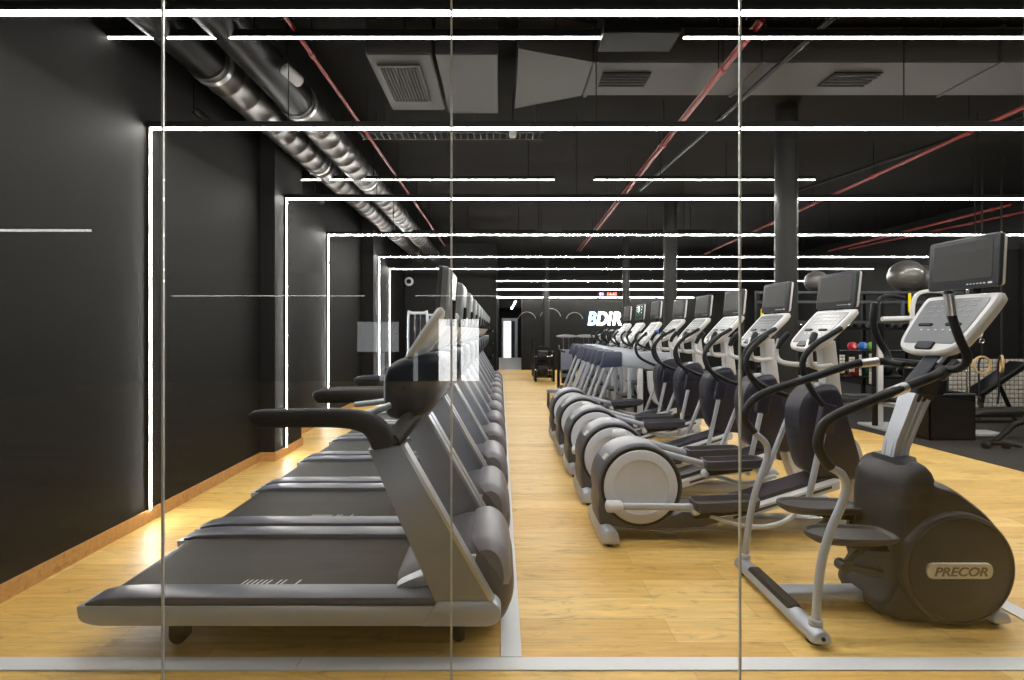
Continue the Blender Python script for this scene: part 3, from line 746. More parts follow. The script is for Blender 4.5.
for k, src, l in ((2, EA, 'third'), (3, EB, 'fourth'), (4, EA, 'fifth')):
    off = .82 * k if src is EA else .82 * (k - 1)
    dup(src, (0, off, 0), 'cross-trainer with grey rear drum, %s one from the glass%s' % (l, ', beside the stair climbers' if k == 4 else ''))

# ================================================================ MOTION TRAINER (nearest right)
def make_amt():
    yc = 2.74
    t = thing('motion_trainer', 'large charcoal motion trainer with oval badge and long bent handrails, nearest on the right', 'exercise machine', (2.1, yc, 0))
    def cross(x, y0, y1, nm, w=.09):
        pf = smooth_closed([(x - w / 2, .03), (x - w / 2 + .008, .07), (x, .088), (x + w / 2 - .008, .07), (x + w / 2, .03), (x, .022)], 3)
        f = MB().prof([(p.x, p.y) for p in pf], y0, y1, .018).build(nm, 'silver', t)
        for yy in (y0 + .07, y1 - .07): MB().cyl((x, yy, 0), (x, yy, .028), .034, 18, .004).build('rubber_foot', 'black', f)
        return f
    rf = cross(1.51, 2.335, 3.14, 'rear_foot')
    MB().prof(smooth_closed([(1.475, .078), (1.49, .094), (1.53, .096), (1.548, .08)], 3) and [(1.472, .074), (1.485, .094), (1.535, .094), (1.548, .074)], 2.55, 2.98, .012).build('step_pad', 'grip', rf)
    MB().cyl((1.51, 2.331, .055), (1.51, 2.336, .055), .010, 10).build('screw', 'black', rf)
    cross(2.52, 2.50, 3.0, 'front_foot')
    MB().prof(round_corners([(1.53, .03), (2.6, .03), (2.6, .10), (1.53, .085)], .015), yc - .05, yc + .05, .012).build('base_beam', 'silver', t)
    # body
    def px(x, y, d=2.55): q = P(x, y, d); return (q.x, q.z)
    out = [px(862, 468, 2.85), px(880, 458, 2.78), px(905, 458, 2.70), px(914, 466, 2.64), px(934, 481), px(955, 488), px(974, 501), px(992, 516), px(1006, 533),
           px(1014, 550), px(1017, 572), px(1011, 594), px(998, 611), px(979, 622), px(950, 624), px(915, 622, 2.6), px(880, 613, 2.62), px(868, 600, 2.65), px(859, 580, 2.75), px(853, 556, 2.86), px(849, 525, 2.93), px(849, 493, 2.93), px(854, 478, 2.9)]
    out = [(p.x, p.y) for p in smooth_closed(out, 3)]
    sh = MB().extr(out, (0, 0, 0), (1, 0, 0), (0, 0, 1), (0, 1, 0), [(2.545, .07), (2.552, .035), (2.575, .012), (2.62, 0), (2.86, 0), (2.905, .012), (2.928, .035), (2.935, .07)]).build('housing', 'charcoal', t)
    # raised drum side
    cx, cz = P(960, 573, 2.5).x + .018, P(960, 573, 2.5).z + .006
    for s_ in (-1, 1):
        y0 = yc + s_ * .185
        MB().extr(circ(.288, 56, cx, cz), (0, y0, 0), (1, 0, 0), (0, 0, 1), (0, s_, 0), [(0, -.0), (.02, .0), (.035, .008), (.042, .022)]).build('drum_flank', 'charcoal', sh)
        MB().torus((cx, y0 + s_ * .042, cz), .262, .005, seg=56, s2=8).build('drum_ring', 'black', sh)
    bd = MB().extr(rrect(.335, .082, .041, 8), (cx - .012, yc - .227, cz), (1, 0, 0), (0, 0, 1), (0, -1, 0), [(0, 0), (.006, .001), (.010, .005)]).build('badge', 'alu', sh)
    text_mesh('badge_lettering', 'PRECOR', .062, 'engraved', bd, (cx - .012, yc - .2375, cz - .004), (R(90), 0, 0), .0012, .0016, .25, 1.15)
    # neck collar
    nk = [px(860, 484, 2.85), px(868, 468, 2.85), px(884, 455, 2.75), px(908, 455, 2.7), px(914, 465, 2.66), px(926, 475, 2.62), px(910, 487, 2.6), px(885, 488, 2.7)]
    MB().extr(nk, (0, 0, 0), (1, 0, 0), (0, 0, 1), (0, 1, 0), [(yc - .13, .03), (yc - .09, .0), (yc + .09, .0), (yc + .13, .03)]).build('neck_collar', 'charcoal', sh)
    # mast: ribbed aluminium flaring to the top
    ms = []
    for k, (x, z_, w_, dpt) in enumerate(((2.15, .76, .05, .055), (2.175, .88, .05, .055), (2.22, 1.0, .05, .06), (2.265, 1.12, .055, .066), (2.275, 1.14, .055, .066))):
        ring = []
        prof = [(-1, -1), (-.6, -1), (-.5, -.9), (-.1, -.9), (0, -1), (.1, -.9), (.5, -.9), (.6, -1), (1, -1), (1, 1), (-1, 1)]
        for (u, v) in prof: ring.append(Vector((x + u * w_ * .72, yc + v * dpt * .8, z_ + u * -.02)))
        ms.append(ring)
    MB().rings(ms).build('mast', 'silver', t)
    b = MB()
    for v in (-.4, 0.4):
        b.tube([(2.15 - .037, yc + v * .06, .78), (2.175 - .037, yc + v * .06, .88), (2.22 - .037, yc + v * .065, 1.0), (2.265 - .04, yc + v * .07, 1.12)], .006, 8, 3)
    b.build('mast_rib', 'silver', t)
    MB().prof(round_corners([(2.23, 1.10), (2.33, 1.11), (2.46, 1.33), (2.52, 1.50), (2.44, 1.44), (2.37, 1.36), (2.25, 1.22)], .02), yc - .05, yc + .05, .015).build('mast_head', 'charcoal', t)
    MB().rtube([(2.32, yc - .11, 1.25), (2.40, yc - .11, 1.33)], .022, 12, 2).build('hinge_knuckle', 'bezel', t)
    for s_ in (-1, 1):
        MB().rtube([(2.36, yc + s_ * .05, 1.32), (2.44, yc + s_ * .05, 1.42)], .013, 10, 2).build('console_bracket', 'silver', t)
    # handrails and legs
    far = [(2.37, 2.74, 1.295), (2.42, 2.84, 1.300), (2.41, 2.95, 1.305), (2.29, 3.03, 1.31), (2.16, 3.06, 1.29), (1.93, 3.08, 1.21), (1.67, 3.09, 1.125), (1.56, 3.1, 1.055), (1.515, 3.1, .955), (1.575, 3.1, .865)]
    farl = [(1.575, 3.1, .865), (1.645, 3.1, .80), (1.66, 3.1, .73), (1.635, 3.1, .64), (1.585, 3.1, .50), (1.553, 3.1, .36), (1.53, 3.1, .2), (1.52, 3.1, .07)]
    near = [(2.37, 2.70, 1.295), (2.30, 2.60, 1.29), (2.16, 2.50, 1.265), (1.98, 2.44, 1.222), (1.786, 2.42, 1.155), (1.63, 2.42, 1.088), (1.56, 2.42, 1.03), (1.54, 2.42, .94), (1.575, 2.42, .865), (1.60, 2.42, .835)]
    nearl = [(1.60, 2.42, .835), (1.655, 2.42, .80), (1.675, 2.42, .74), (1.655, 2.42, .66), (1.60, 2.42, .53), (1.557, 2.42, .38), (1.53, 2.41, .22), (1.515, 2.40, .07)]
    for pts, leg in ((far, farl), (near, nearl)):
        MB().tube(pts, .0235, 16, 6).build('handrail', 'grip', t)
        lg = MB().tube(leg, .0195, 14, 6).build('leg', 'silver', t)
        MB().cyl((leg[-1][0], leg[-1][1], .075), (leg[-1][0], leg[-1][1], .115), .030, 18, .005).build('leg_socket', 'silver', lg)
    for pts, i0 in ((far, 3), (near, 3)):
        p0 = Vector(pts[i0]); p1 = Vector(pts[i0 + 1]); dd = (p1 - p0).normalized()
        MB().tube([p0 + dd * .0, p0 + dd * .09], .026, 16, 1).build('pulse_sensor', 'alu', t)
    # short upright handles beside the console
    nh = [(2.205, 2.46, 1.69), (2.22, 2.46, 1.58), (2.26, 2.46, 1.46), (2.31, 2.47, 1.36), (2.31, 2.52, 1.305), (2.30, 2.60, 1.295)]
    fh = [(2.27, 3.03, 1.66), (2.26, 3.03, 1.55), (2.29, 3.03, 1.45), (2.33, 3.02, 1.37), (2.33, 2.98, 1.31), (2.34, 2.90, 1.30)]
    for pts in (nh, fh):
        hd = MB().rtube(pts, .019, 14, 5).build('upright_handle', 'grip', t)
        p0 = Vector(pts[0]); p1 = Vector(pts[1]); dd = (p1 - p0).normalized()
        if pts is nh: MB().tube([p0 + dd * .012, p0 + dd * .12], .021, 14, 1).build('pulse_sensor', 'alu', hd)
    # pedals
    for s_, (xa, xb, zz, yy) in enumerate(((1.585, 2.02, .435, 2.60), (1.62, 2.08, .475, 2.92))):
        L = xb - xa
        o1 = smooth_closed([(0, -.0), (.04, -.07), (.14, -.105), (.3, -.10), (L, -.075), (L, .075), (.3, .10), (.14, .105), (.04, .07)], 3)
        p_ = MB().extr([(p.x, p.y) for p in o1], (xa, yy, zz), Vector((1, 0, -.02)), (0, 1, 0), (0, 0, 1), [(-.035, .06), (-.01, .015), (.012, 0), (.022, .002), (.021, .012), (.008, .022), (.006, .04)]).build('pedal', 'pedal', t)
        MB().prof([(xa + .12, zz - .02), (xa + .4, zz - .02), (xa + .42, zz - .08), (xa + .25, zz - .06)], yy - .035, yy + .035, .01).build('pedal_bracket', 'black', p_)
        lk = MB(); lk.tube([(xa + .32, yy, zz - .05), (xa + .20, yy, zz - .16)], .018, 10, 1); lk.tube([(xa + .2, yy, zz - .16), (xa + .40, yy, zz - .20)], .02, 10, 1)
        lk.cyl((xa + .2, yy - .03, zz - .16), (xa + .2, yy + .03, zz - .16), .03, 14)
        lk.build('linkage', 'bezel', p_)
    console(t, (2.335, 1.375), (2.57, 1.70), .46, yc + .04, .07)
    tv(t, 2.55, yc + .02, 1.725, 2.005, .42, lean=3, thick=.04)
    MB().cyl((2.615, yc, 1.60), (2.615, yc, 1.80), .022, 12).build('screen_neck', 'black', t)
    return t
make_amt()

# ================================================================ STAIR CLIMBERS (behind the cross-trainers)
def make_climber(with_tv, green=False):
    yc = 7.82
    t = thing('stair_climber', 'x', 'stair climber', (2.0, yc, 0), 'row of stair climbers')
    for s_ in (-1, 1):
        y = yc + s_ * .25
        MB().prof(round_corners([(1.84, .95), (2.62, .85), (2.75, .98), (2.62, 1.16), (1.84, 1.17)], .05), y - .035, y + .035, .02).build('side_beam', 'silver', t)
        MB().prof(round_corners([(1.50, .93), (1.84, .94), (1.84, 1.175), (1.58, 1.175)], .03), y - .04, y + .04, .02).build('beam_end', 'navy_l', t, label='slate blue end of the side beam')
        MB().tube([(1.76, y, 1.08), (1.50, y, .42), (1.36, y, .05)], .036, 12, 1, flat=.8).build('slanted_leg', 'silver', t)
        MB().prof([(2.08, .05), (2.16, .05), (2.16, .95), (2.08, .95)], y - .03, y + .03, .012).build('leg', 'offwhite', t)
        MB().prof([(1.93, .05), (1.985, .05), (1.985, .95), (1.93, .95)], y - .022, y + .022, .01).build('leg', 'silver', t)
        pf = round_corners([(2.22, .88), (2.78, .88), (2.80, .55), (2.66, .36), (2.34, .36), (2.24, .6)], [.02, .04, .1, .12, .1, .05], 4)
        MB().prof(pf, y - .03, y + .03, .015).build('side_cover', 'offwhite', t)
        MB().tube([(2.42, y, 1.12), (2.28, y, 1.2), (2.10, y, 1.28), (2.05, y, 1.4), (2.12, y, 1.48)], .018, 10, 4).build('handle', 'grip', t)
        MB().tube([(2.20, y, .95), (2.32, y, 1.25), (2.40, y, 1.38)], .022, 10, 3).build('upright_tube', 'offwhite', t)
    for k in range(3):
        MB().box(1.70 + k * .16, 1.92 + k * .16, yc - .2, yc + .2, .26 + k * .2, .30 + k * .2).build('step', 'bezel', t, bevel=.006)
    MB().box(1.34, 2.8, yc - .30, yc + .30, .02, .08).build('base', 'bezel', t, bevel=.015)
    MB().box(2.2, 2.75, yc - .21, yc + .21, .08, .9).build('drive_housing', 'navy', t, bevel=.03)
    MB().prof([(2.40, .9), (2.54, .9), (2.48, 1.44), (2.38, 1.44)], yc - .05, yc + .05, .015).build('mast', 'offwhite', t)
    if with_tv:
        console(t, (2.10, 1.22), (2.44, 1.63), .46, yc, .06)
        MB().cyl((2.46, yc, 1.6), (2.47, yc, 1.74), .03, 10).build('screen_neck', 'black', t)
        tv(t, 2.42, yc, 1.68, 1.95, .42, lean=5, green=green)
    else:
        console(t, (2.08, 1.12), (2.34, 1.52), .40, yc, .07, overlay='black', body='slate')
    return t
CA = make_climber(True); CA['label'] = 'stair climber nearest the glass, its pale rounded side cover fully in view'
CB = make_climber(True, True); CB.location.y += .88; CB['label'] = 'stair climber with a green picture on its screen'
dup(CA, (0, 1.76, 0), 'stair climber with grey screen just right of the lit letters')
CC = make_climber(False); CC.location.y += 2.5; CC.location.x += .12; CC['label'] = 'screenless stair climber with dark slanted console, nearest of the three'
dup(CC, (0, .64, 0), 'screenless stair climber with dark slanted console, middle of the three')
dup(CC, (0, 1.28, 0), 'screenless stair climber with dark slanted console, farthest of the three')

# ================================================================ FAR MIDDLE: weight machines, bench, rower
def weight_machine(x, y, s, label, shroud='mirror', w=.40):
    t = thing('weight_machine', label, 'weight machine', (x, y, 0), 'weight machines under the lit letters')
    b = MB()
    for a in (-w / 2, w / 2): b.box(x + a - .03, x + a + .03, y - .05, y + .05, .03, 1.32)
    b.build('frame', 'blackm', t, bevel=.006)
    pf = smooth_closed([(x - w / 2 - .03, 1.31), (x - w / 2 - .02, 1.36), (x, 1.385), (x + w / 2 + .02, 1.36), (x + w / 2 + .03, 1.31), (x, 1.30)], 3)
    MB().prof([(p.x, p.y) for p in pf], y - .12, y + .08, .015).build('top_cap', 'slate_l', t)
    MB().box(x - w / 2 + .05, x + w / 2 - .05, y - .10, y - .08, .28, 1.0).build('shroud', shroud, t, bevel=.006)
    st = MB()
    for k in range(9): st.box(x - .12, x + .12, y - .05, y + .05, .12 + k * .06, .172 + k * .06)
    st.build('weight_stack', 'black', t, smooth=False)
    g = MB(); g.cyl((x - .07, y, .1), (x - .07, y, 1.32), .012, 8); g.cyl((x + .07, y, .1), (x + .07, y, 1.32), .012, 8); g.build('guide_rod', 'chrome', t)
    MB().box(x - w / 2 - .04, x + w / 2 + .04, y - .6, y + .12, .005, .06).build('base', 'blackm', t, bevel=.01)
    MB().box(x - .20, x + .16, y - .62, y - .28, .42, .50).build('seat', 'black', t, bevel=.03)
    MB().cyl((x, y - .45, .05), (x, y - .45, .43), .035, 12).build('seat_post', 'blackm', t)
    MB().rtube([(x - w / 2, y - .05, 1.1), (x - w / 2 - .02, y - .35, 1.0), (x - .1, y - .5, .95)], .022, 10, 4).build('lever', 'grip', t)
    return t
weight_machine(1.72, 13.0, 1, 'weight machine with bluish grey shroud, left one of the pair left of the stair climbers')
weight_machine(2.24, 13.0, 1, 'weight machine with bluish grey shroud, right one of the pair left of the stair climbers')
weight_machine(3.5, 16.6, 1, 'weight machine with dark shroud directly under the lit letters', 'black')
def bench(x, y, label, pad='black', ang=0, name='weight_bench', sz=1.0):
    t = thing(name, label, 'bench', (x, y, 0))
    MB().box(x - .15 * sz, x + .15 * sz, y - .5, y + .2, .40, .47).build('seat_pad', pad, t, bevel=.02)
    pf = [(y + .2, .44), (y + .6, .98), (y + .55, 1.02), (y + .15, .48)]
    MB().extr(pf, (x - .15, 0, 0), (0, 1, 0), (0, 0, 1), (1, 0, 0), [(0, .01), (.02, 0), (.28, 0), (.3, .01)]).build('back_pad', pad, t)
    b = MB(); b.tube([(x, y - .45, .04), (x, y - .3, .4)], .03, 10, 1); b.tube([(x, y + .5, .04), (x, y, .42)], .03, 10, 1); b.tube([(x, y - .5, .05), (x, y + .6, .05)], .03, 10, 1)
    b.tube([(x - .25, y - .5, .03), (x + .25, y - .5, .03)], .03, 10, 1); b.tube([(x - .25, y + .6, .03), (x + .25, y + .6, .03)], .03, 10, 1)
    b.build('frame', 'blackm', t)
    return t
def plate_rack(x, y, label, hh=1.1):
    t = thing('plate_machine', label, 'exercise machine', (x, y, 0), 'plate machines by the corridor')
    b = MB(); b.box(x - .3, x - .24, y - .3, y + .3, 0.005, hh); b.box(x + .22, x + .28, y - .3, y + .3, 0.005, hh * .8); b.box(x - .3, x + .28, y - .05, y + .05, .1, .18)
    b.box(x - .3, x + .28, y - .05, y + .05, hh * .72, hh * .8)
    b.build('frame', 'blackm', t, bevel=.01)
    for k, (zz, rr) in enumerate(((.35, .2), (.75, .17))):
        MB().cyl((x - .24, y - .36, zz), (x + .05, y - .36, zz), rr, 20, .01).build('weight_plate', 'black', t)
        MB().cyl((x - .3, y - .36, zz), (x + .2, y - .36, zz), .022, 10).build('bar_sleeve', 'chrome', t)
    MB().box(x - .2, x + .15, y - .3, y + .2, .45, .53).build('seat', 'black', t, bevel=.03)
    MB().box(x - .2, x + .15, y + .12, y + .2, .55, 1.0).build('back_pad', 'black', t, bevel=.03)
plate_rack(1.30, 14.7, 'black plate loaded machine nearest, left of the grey weight stacks')
plate_rack(1.35, 16.4, 'black plate loaded machine behind, beside the slimmest column', 1.2)
plate_rack(3.0, 14.6, 'low black plate loaded machine behind the grey weight stacks', .9)
# low sliding bench (rower)
t = thing('low_bench', 'low grey rail bench on thin legs at the aisle, behind the row of drums', 'bench', (1.3, 9.6, 0))
MB().box(.90, 1.32, 9.5, 9.72, .30, .36).build('rail_top', 'slate_l', t, bevel=.01)
b = MB()
for x in (.93, 1.28):
    b.tube([(x, 9.52, .30), (x, 9.50, .03)], .016, 8, 1); b.tube([(x, 9.70, .30), (x, 9.72, .03)], .016, 8, 1); b.tube([(x, 9.46, .022), (x, 9.78, .022)], .02, 8, 1)
b.build('legs', 'bezel', t)

# lit letters
t = thing('lit_sign', 'glowing white letters on the far wall, the first one bluish', 'sign', (3.95, FAR - .03, 1.9))
for ch, xx, mm in (('B', 3.42, 'sign_b'), ('D', 3.80, 'sign_w'), ('I', 4.08, 'sign_w'), ('R', 4.35, 'sign_w')):
    text_mesh('letter', ch, .69, mm, t, (xx, FAR - .045, 1.90), (R(90), 0, 0), .03, .016, .18, .80)
MB().box(3.2, 4.55, FAR - .012, FAR, 1.86, 1.92).build('mounting_rail', 'black', t, smooth=False)
# digit display
t = thing('led_display', 'small lit red and blue number display hung above the letters', 'display', (4.05, 18.3, 2.75))
MB().box(3.55, 4.35, 18.2, 18.28, 2.70, 2.90).build('case', 'black', t, bevel=.01)
text_mesh('digits', '01', .17, 'led_blue', t, (3.70, 18.19, 2.80), (R(90), 0, 0), .004, .004)
text_mesh('digits', '14:41', .17, 'led_red', t, (4.07, 18.19, 2.80), (R(90), 0, 0), .004, .004)
MB().cyl((3.95, 18.24, 2.9), (3.95, 18.24, CZ), .012, 8).build('stem', 'blackm', t)
# wall arches
for k, (cx_, cy_, rr) in enumerate(((527, 321, 9), (550.5, 319, 10.5), (574.5, 321, 8.5))):
    p = P(cx_, cy_, FAR - .02)
    tag(MB().torus((p.x, FAR - .012, p.z), rr * FAR / F, .014, seg=24, s2=8, a0=15, a1=165).build('arch_trim', 'pearl', root_loc=(p.x, FAR - .01, p.z)),
        ['pale arch moulding on the far wall, beside the corridor', 'pale arch moulding on the far wall, behind the slimmest column', 'pale arch moulding on the far wall, just left of the lit letters'][k], 'wall moulding')

# cable machine at the left back
t = thing('cable_machine', 'black cable machine in a silver rounded frame by the left back wall', 'cable machine', (-2.0, 13.2, 0))
b = MB()
for a in (-2.42, -1.92): b.tube([(a, 13.2, .03), (a, 13.2, 1.85), (a + (.08 if a < -2.2 else -.08), 13.2, 1.94)], .035, 12, 3)
b.tube([(-2.36, 13.2, 1.95), (-1.98, 13.2, 1.95)], .035, 12, 1)
b.build('frame', 'silver', t)
st = MB()
for k in range(14): st.box(-2.28, -2.06, 13.15, 13.27, .15 + k * .06, .20 + k * .06)
st.build('weight_stack', 'black', t, smooth=False)
MB().box(-2.38, -1.96, 13.25, 13.28, .1, 1.85).build('shroud', 'black', t)
g = MB(); g.cyl((-2.24, 13.2, .1), (-2.24, 13.2, 1.93), .013, 8); g.cyl((-2.1, 13.2, .1), (-2.1, 13.2, 1.93), .013, 8); g.build('guide_rod', 'chrome', t)
MB().box(-2.5, -1.2, 12.9, 13.5, .0, .06).build('base', 'black', t, bevel=.01)
MB().rtube([(-1.9, 13.2, 1.9), (-1.6, 13.1, 1.88), (-1.35, 13.0, 1.8)], .03, 10, 3).build('pull_arm', 'silver', t)
MB().box(-1.6, -1.3, 13.0, 13.4, .45, .55).build('seat', 'black', t, bevel=.03)

# dumbbell rack against the corridor wall beyond the treadmills
t = thing('dumbbell_rack', 'tall black rack of dumbbells by the corridor wall, behind the last treadmills', 'rack', (-.45, 14.2, 0))
b = MB()
for yy in (13.4, 14.8): b.box(-.75, -.2, yy, yy + .05, 0, 1.5)
for zz in (.4, .75, 1.1, 1.45): b.box(-.75, -.2, 13.4, 14.85, zz, zz + .04)
b.build('frame', 'blackm', t, smooth=False)
for k, zz in enumerate((.44, .79, 1.14)):
    for q in range(5):
        y = 13.58 + q * .27
        g = thing('dumbbell', 'round black dumbbell on a shelf of the rack by the corridor wall', 'dumbbell', (-.45, y, zz + .07), 'dumbbells on the rack')
        MB().cyl((-.6, y, zz + .07), (-.3, y, zz + .07), .018, 8).build('handle', 'chrome', g)
        MB().cyl((-.66, y, zz + .07), (-.54, y, zz + .07), .065, 14, .008).build('head', 'black', g)
        MB().cyl((-.36, y, zz + .07), (-.24, y, zz + .07), .065, 14, .008).build('head', 'black', g)

# ================================================================ RIGHT BACKGROUND
# long storage rack
RY = 9.3
def pt(x, y, d=RY): return P(x, y, d)
t = thing('storage_rack', 'long black training rig with shelves behind the cross-trainer screens', 'rack', (6.8, RY, 0))
b = MB()
for x in (4.62, 5.25, 6.05, 6.85, 7.65, 8.25):
    b.box(x - .03, x + .03, RY - .35, RY - .29, 0.008, 2.2); b.box(x - .03, x + .03, RY + .1, RY + .16, 0.008, 2.2)
b.build('post', 'blackm', t, bevel=.005)
b = MB()
for zz in (2.15, 1.98, 1.62, .83): b.box(4.6, 8.3, RY - .36, RY - .30, zz, zz + .045)
b.build('crossbar', 'bezel', t, bevel=.005)
for zz in (2.165, 1.50, 1.09, .62, .2):
    MB().box(5.22, 8.28, RY - .30, RY + .12, zz, zz + .035).build('shelf', 'black', t, smooth=False)
def on_shelf(name, lab, cat, m, x, z, r, grp):
    o = MB().sphere((x, RY - .12, z + r), r, 20).build(name, m, root_loc=(x, RY - .12, z))
    return tag(o, lab, cat, grp)
for x, yy, m, l in ((851.5, 345, 'red', 'red'), (862, 347, 'blue', 'blue'), (871, 347, 'green', 'lime green')):
    p = P(x, yy, RY - .34); r = .085
    t2 = thing('medicine_ball', l + ' medicine ball with a pale number, in the rack behind the nearest machine', 'medicine ball', (p.x, RY - .12, 1.125), 'coloured medicine balls in the rack')
    bx = (x + 1 - 500) * (RY - .15) / F
    t2.location.x = bx
    MB().sphere((bx, RY - .15, 1.125 + .080), .080, 24).build('ball', m, t2)
    text_mesh('number', {'red': '6', 'blue': '3', 'green': '9'}[m], .11, 'mark', t2, (bx - .02, RY - .237, 1.211), (R(90), 0, 0), .002, .003)
# round weights on lower shelf
for k, (x, m, l) in enumerate(((5.95, 'black', 'black kettlebell on the low shelf, leftmost'), (6.25, 'orange', 'orange-red kettlebell on the low shelf behind the nearest machine'), (6.5, 'orange', 'orange-red kettlebell under the green one'), (6.75, 'dgreen', 'dark green kettlebell on the low shelf'), (7.1, 'black', 'black kettlebell right of the green one'), (7.4, 'black', 'black kettlebell at the right end of the low shelf'))):
    g = thing('kettlebell', l, 'kettlebell', (x, RY - .12, .655), 'kettlebells on the low shelf')
    MB().sphere((x, RY - .12, .755), .10, 20).build('bell', m, g)
    MB().torus((x, RY - .12, .86), .05, .012, seg=20, s2=8, a0=-20, a1=200).build('handle', 'blackm', g)
# small items on upper shelves
for k in range(9):
    x = 5.5 + k * .30
    g = thing('dumbbell', 'small dark dumbbell with chrome bar on the middle shelf of the training rig', 'dumbbell', (x, RY - .15, 1.535), 'small dumbbells on the middle shelf')
    MB().cyl((x - .08, RY - .15, 1.585), (x + .08, RY - .15, 1.585), .014, 8).build('handle', 'chrome', g)
    for s_ in (-1, 1): MB().cyl((x + s_ * .10, RY - .15, 1.585), (x + s_ * .05, RY - .15, 1.585), .05, 12, .005).build('head', 'black', g)
# perforated panels with stacked boxes look
def stud_panel(name, x0, x1, z0, z1, y, step, label, parent=None, r=.016):
    t = thing(name, label, 'wall panel', ((x0 + x1) / 2, y, z0))
    MB().box(x0, x1, y, y + .02, z0, z1).build('backing', 'blackm', t, smooth=False)
    b = MB(); nx = int((x1 - x0) / step); nz = int((z1 - z0) / step)
    for i in range(nx):
        for j in range(nz):
            cx_ = x0 + (i + .5) * step; cz_ = z0 + (j + .5) * step
            vs = [b.bm.verts.new((cx_ + a * step * .45, y, cz_ + c * step * .45)) for a, c in ((-1, -1), (1, -1), (1, 1), (-1, 1))]
            top = b.bm.verts.new((cx_, y - step * .22, cz_))
            for q in range(4): b.bm.faces.new((vs[q], vs[(q + 1) % 4], top))
    o = b.build('studs', 'studs', t, smooth=False)
    return t
stud_panel('studded_panel', 7.75, 9.6, .0 + .05, 1.0, 8.9, .078, 'silver studded panel on the right behind the wooden rings')
for k, (x0, x1, z0, z1) in enumerate(((832, 846, 373, 352), (848, 855, 372, 354), (858, 864, 376, 354), (868, 877, 384, 353))):
    a = P(x0, z0, RY - .3); c = P(x1, z1, RY - .3)
    stud_panel('mesh_panel', a.x, c.x, a.z, c.z, RY - .32, .055, ['widest small studded panel in the rig below the coloured balls', 'narrow studded strip under the red ball', 'narrow studded strip under the blue ball', 'tall studded strip under the lime green ball'][k])
# exercise balls
for k, (x, y, r, d_) in enumerate(((906, 276, 15.5, 9.05), (923, 277, 14, 9.45), (816, 283.5, 10.5, 9.2))):
    p = P(x, y, d_); rr = r * d_ / F
    z0 = 2.205
    t = thing('exercise_ball', ['large silver exercise ball on top of the rig, left of the nearest screen', 'silver exercise ball half hidden behind the nearest screen', 'smaller silver exercise ball on the rig left of the second screen'][k], 'exercise ball', (p.x, d_, z0), 'exercise balls on top of the rig')
    MB().sphere((p.x, d_, z0 + rr * .97), rr, 36).build('ball', 'ballgrey', t)
    b = MB()
    for q in (-.5, -.25, 0, .25, .5):
        b.torus((p.x, d_, z0 + rr * .97 + rr * q), rr * math.sqrt(1 - q * q) - .001, .003, U=(1, 0, 0), V=(0, 1, 0), seg=36, s2=6)
    b.build('ribs', 'ballgrey', t)
# resistance bands
for k, (x, y0, y1, m) in enumerate(((911, 293, 312, 'yellow'), (911.5, 366, 374, 'yellow'), (915.5, 367, 375, 'yellow'), (904, 299, 318, 'navy_l'), (772, 308, 330, 'navy_l'), (763, 309, 320, 'yellow'))):
    a = P(x, y0, RY - .4); c = P(x, y1, RY - .4)
    b = MB(); hw = .022; Lz = (a.z - c.z) / 2; zc = (a.z + c.z) / 2
    ol = [(q.x, q.y) for q in smooth_closed([(-hw, -Lz * .85), (0, -Lz), (hw, -Lz * .85), (hw, Lz * .85), (0, Lz), (-hw, Lz * .85)], 3)]
    b.extr(ol, (a.x, RY - .362, zc), (1, 0, 0), (0, 0, 1), (0, -1, 0), [(0, 0), (.02, .002)])
    tag(b.build('resistance_band', m, root_loc=(a.x, RY - .4, zc)), ['long yellow band hung on the rig behind the nearest console', 'left short yellow band under the nearest console', 'right short yellow band under the nearest console', 'blue-grey band hung left of the long yellow one', 'blue-grey band hung near the thickest column', 'yellow band hung between the third and fourth screens'][k], 'resistance band', 'resistance bands on the rig')

# power cage behind the nearest console: white rounded frame
t = thing('power_cage', 'white and black tube frame machine behind the nearest console', 'exercise machine', (6.4, 7.6, 0))
D = 7.6
b = MB(); b.tube([P(874, 402, D), P(874, 345, D), P(876, 312, D), P(880, 299, D), P(892, 296, D), P(905, 299, D)], .03, 12, 4); b.build('arched_tube', 'black', t)
MB().tube([P(882, 319, D), P(913, 318, D)], .035, 12, 1).build('crossbar', 'offwhite', t)
MB().tube([P(912, 330, D), P(913, 305, D), P(918, 294, D), P(930, 291, D), P(945, 292, D)], .03, 12, 4).build('arched_tube', 'offwhite', t)
a = P(879, 420, D)
MB().box(a.x - .04, a.x + .04, D - .04, D + .04, .05, 1.28).build('post', 'offwhite', t, bevel=.006)
MB().box(a.x - .12, a.x + .5, D - .25, D + .3, .009, .05).build('base', 'offwhite', t, bevel=.01)
MB().tube([P(878, 403, D), P(900, 406, D)], .04, 10, 1).build('lower_arm', 'offwhite', t)
MB().box(5.2, 5.9, D - .15, D + .15, .42, .52).build('seat_pad', 'bezel', t, bevel=.04)
MB().cyl((5.7, D, .02), (5.7, D, .42), .04, 12).build('seat_post', 'blackm', t)

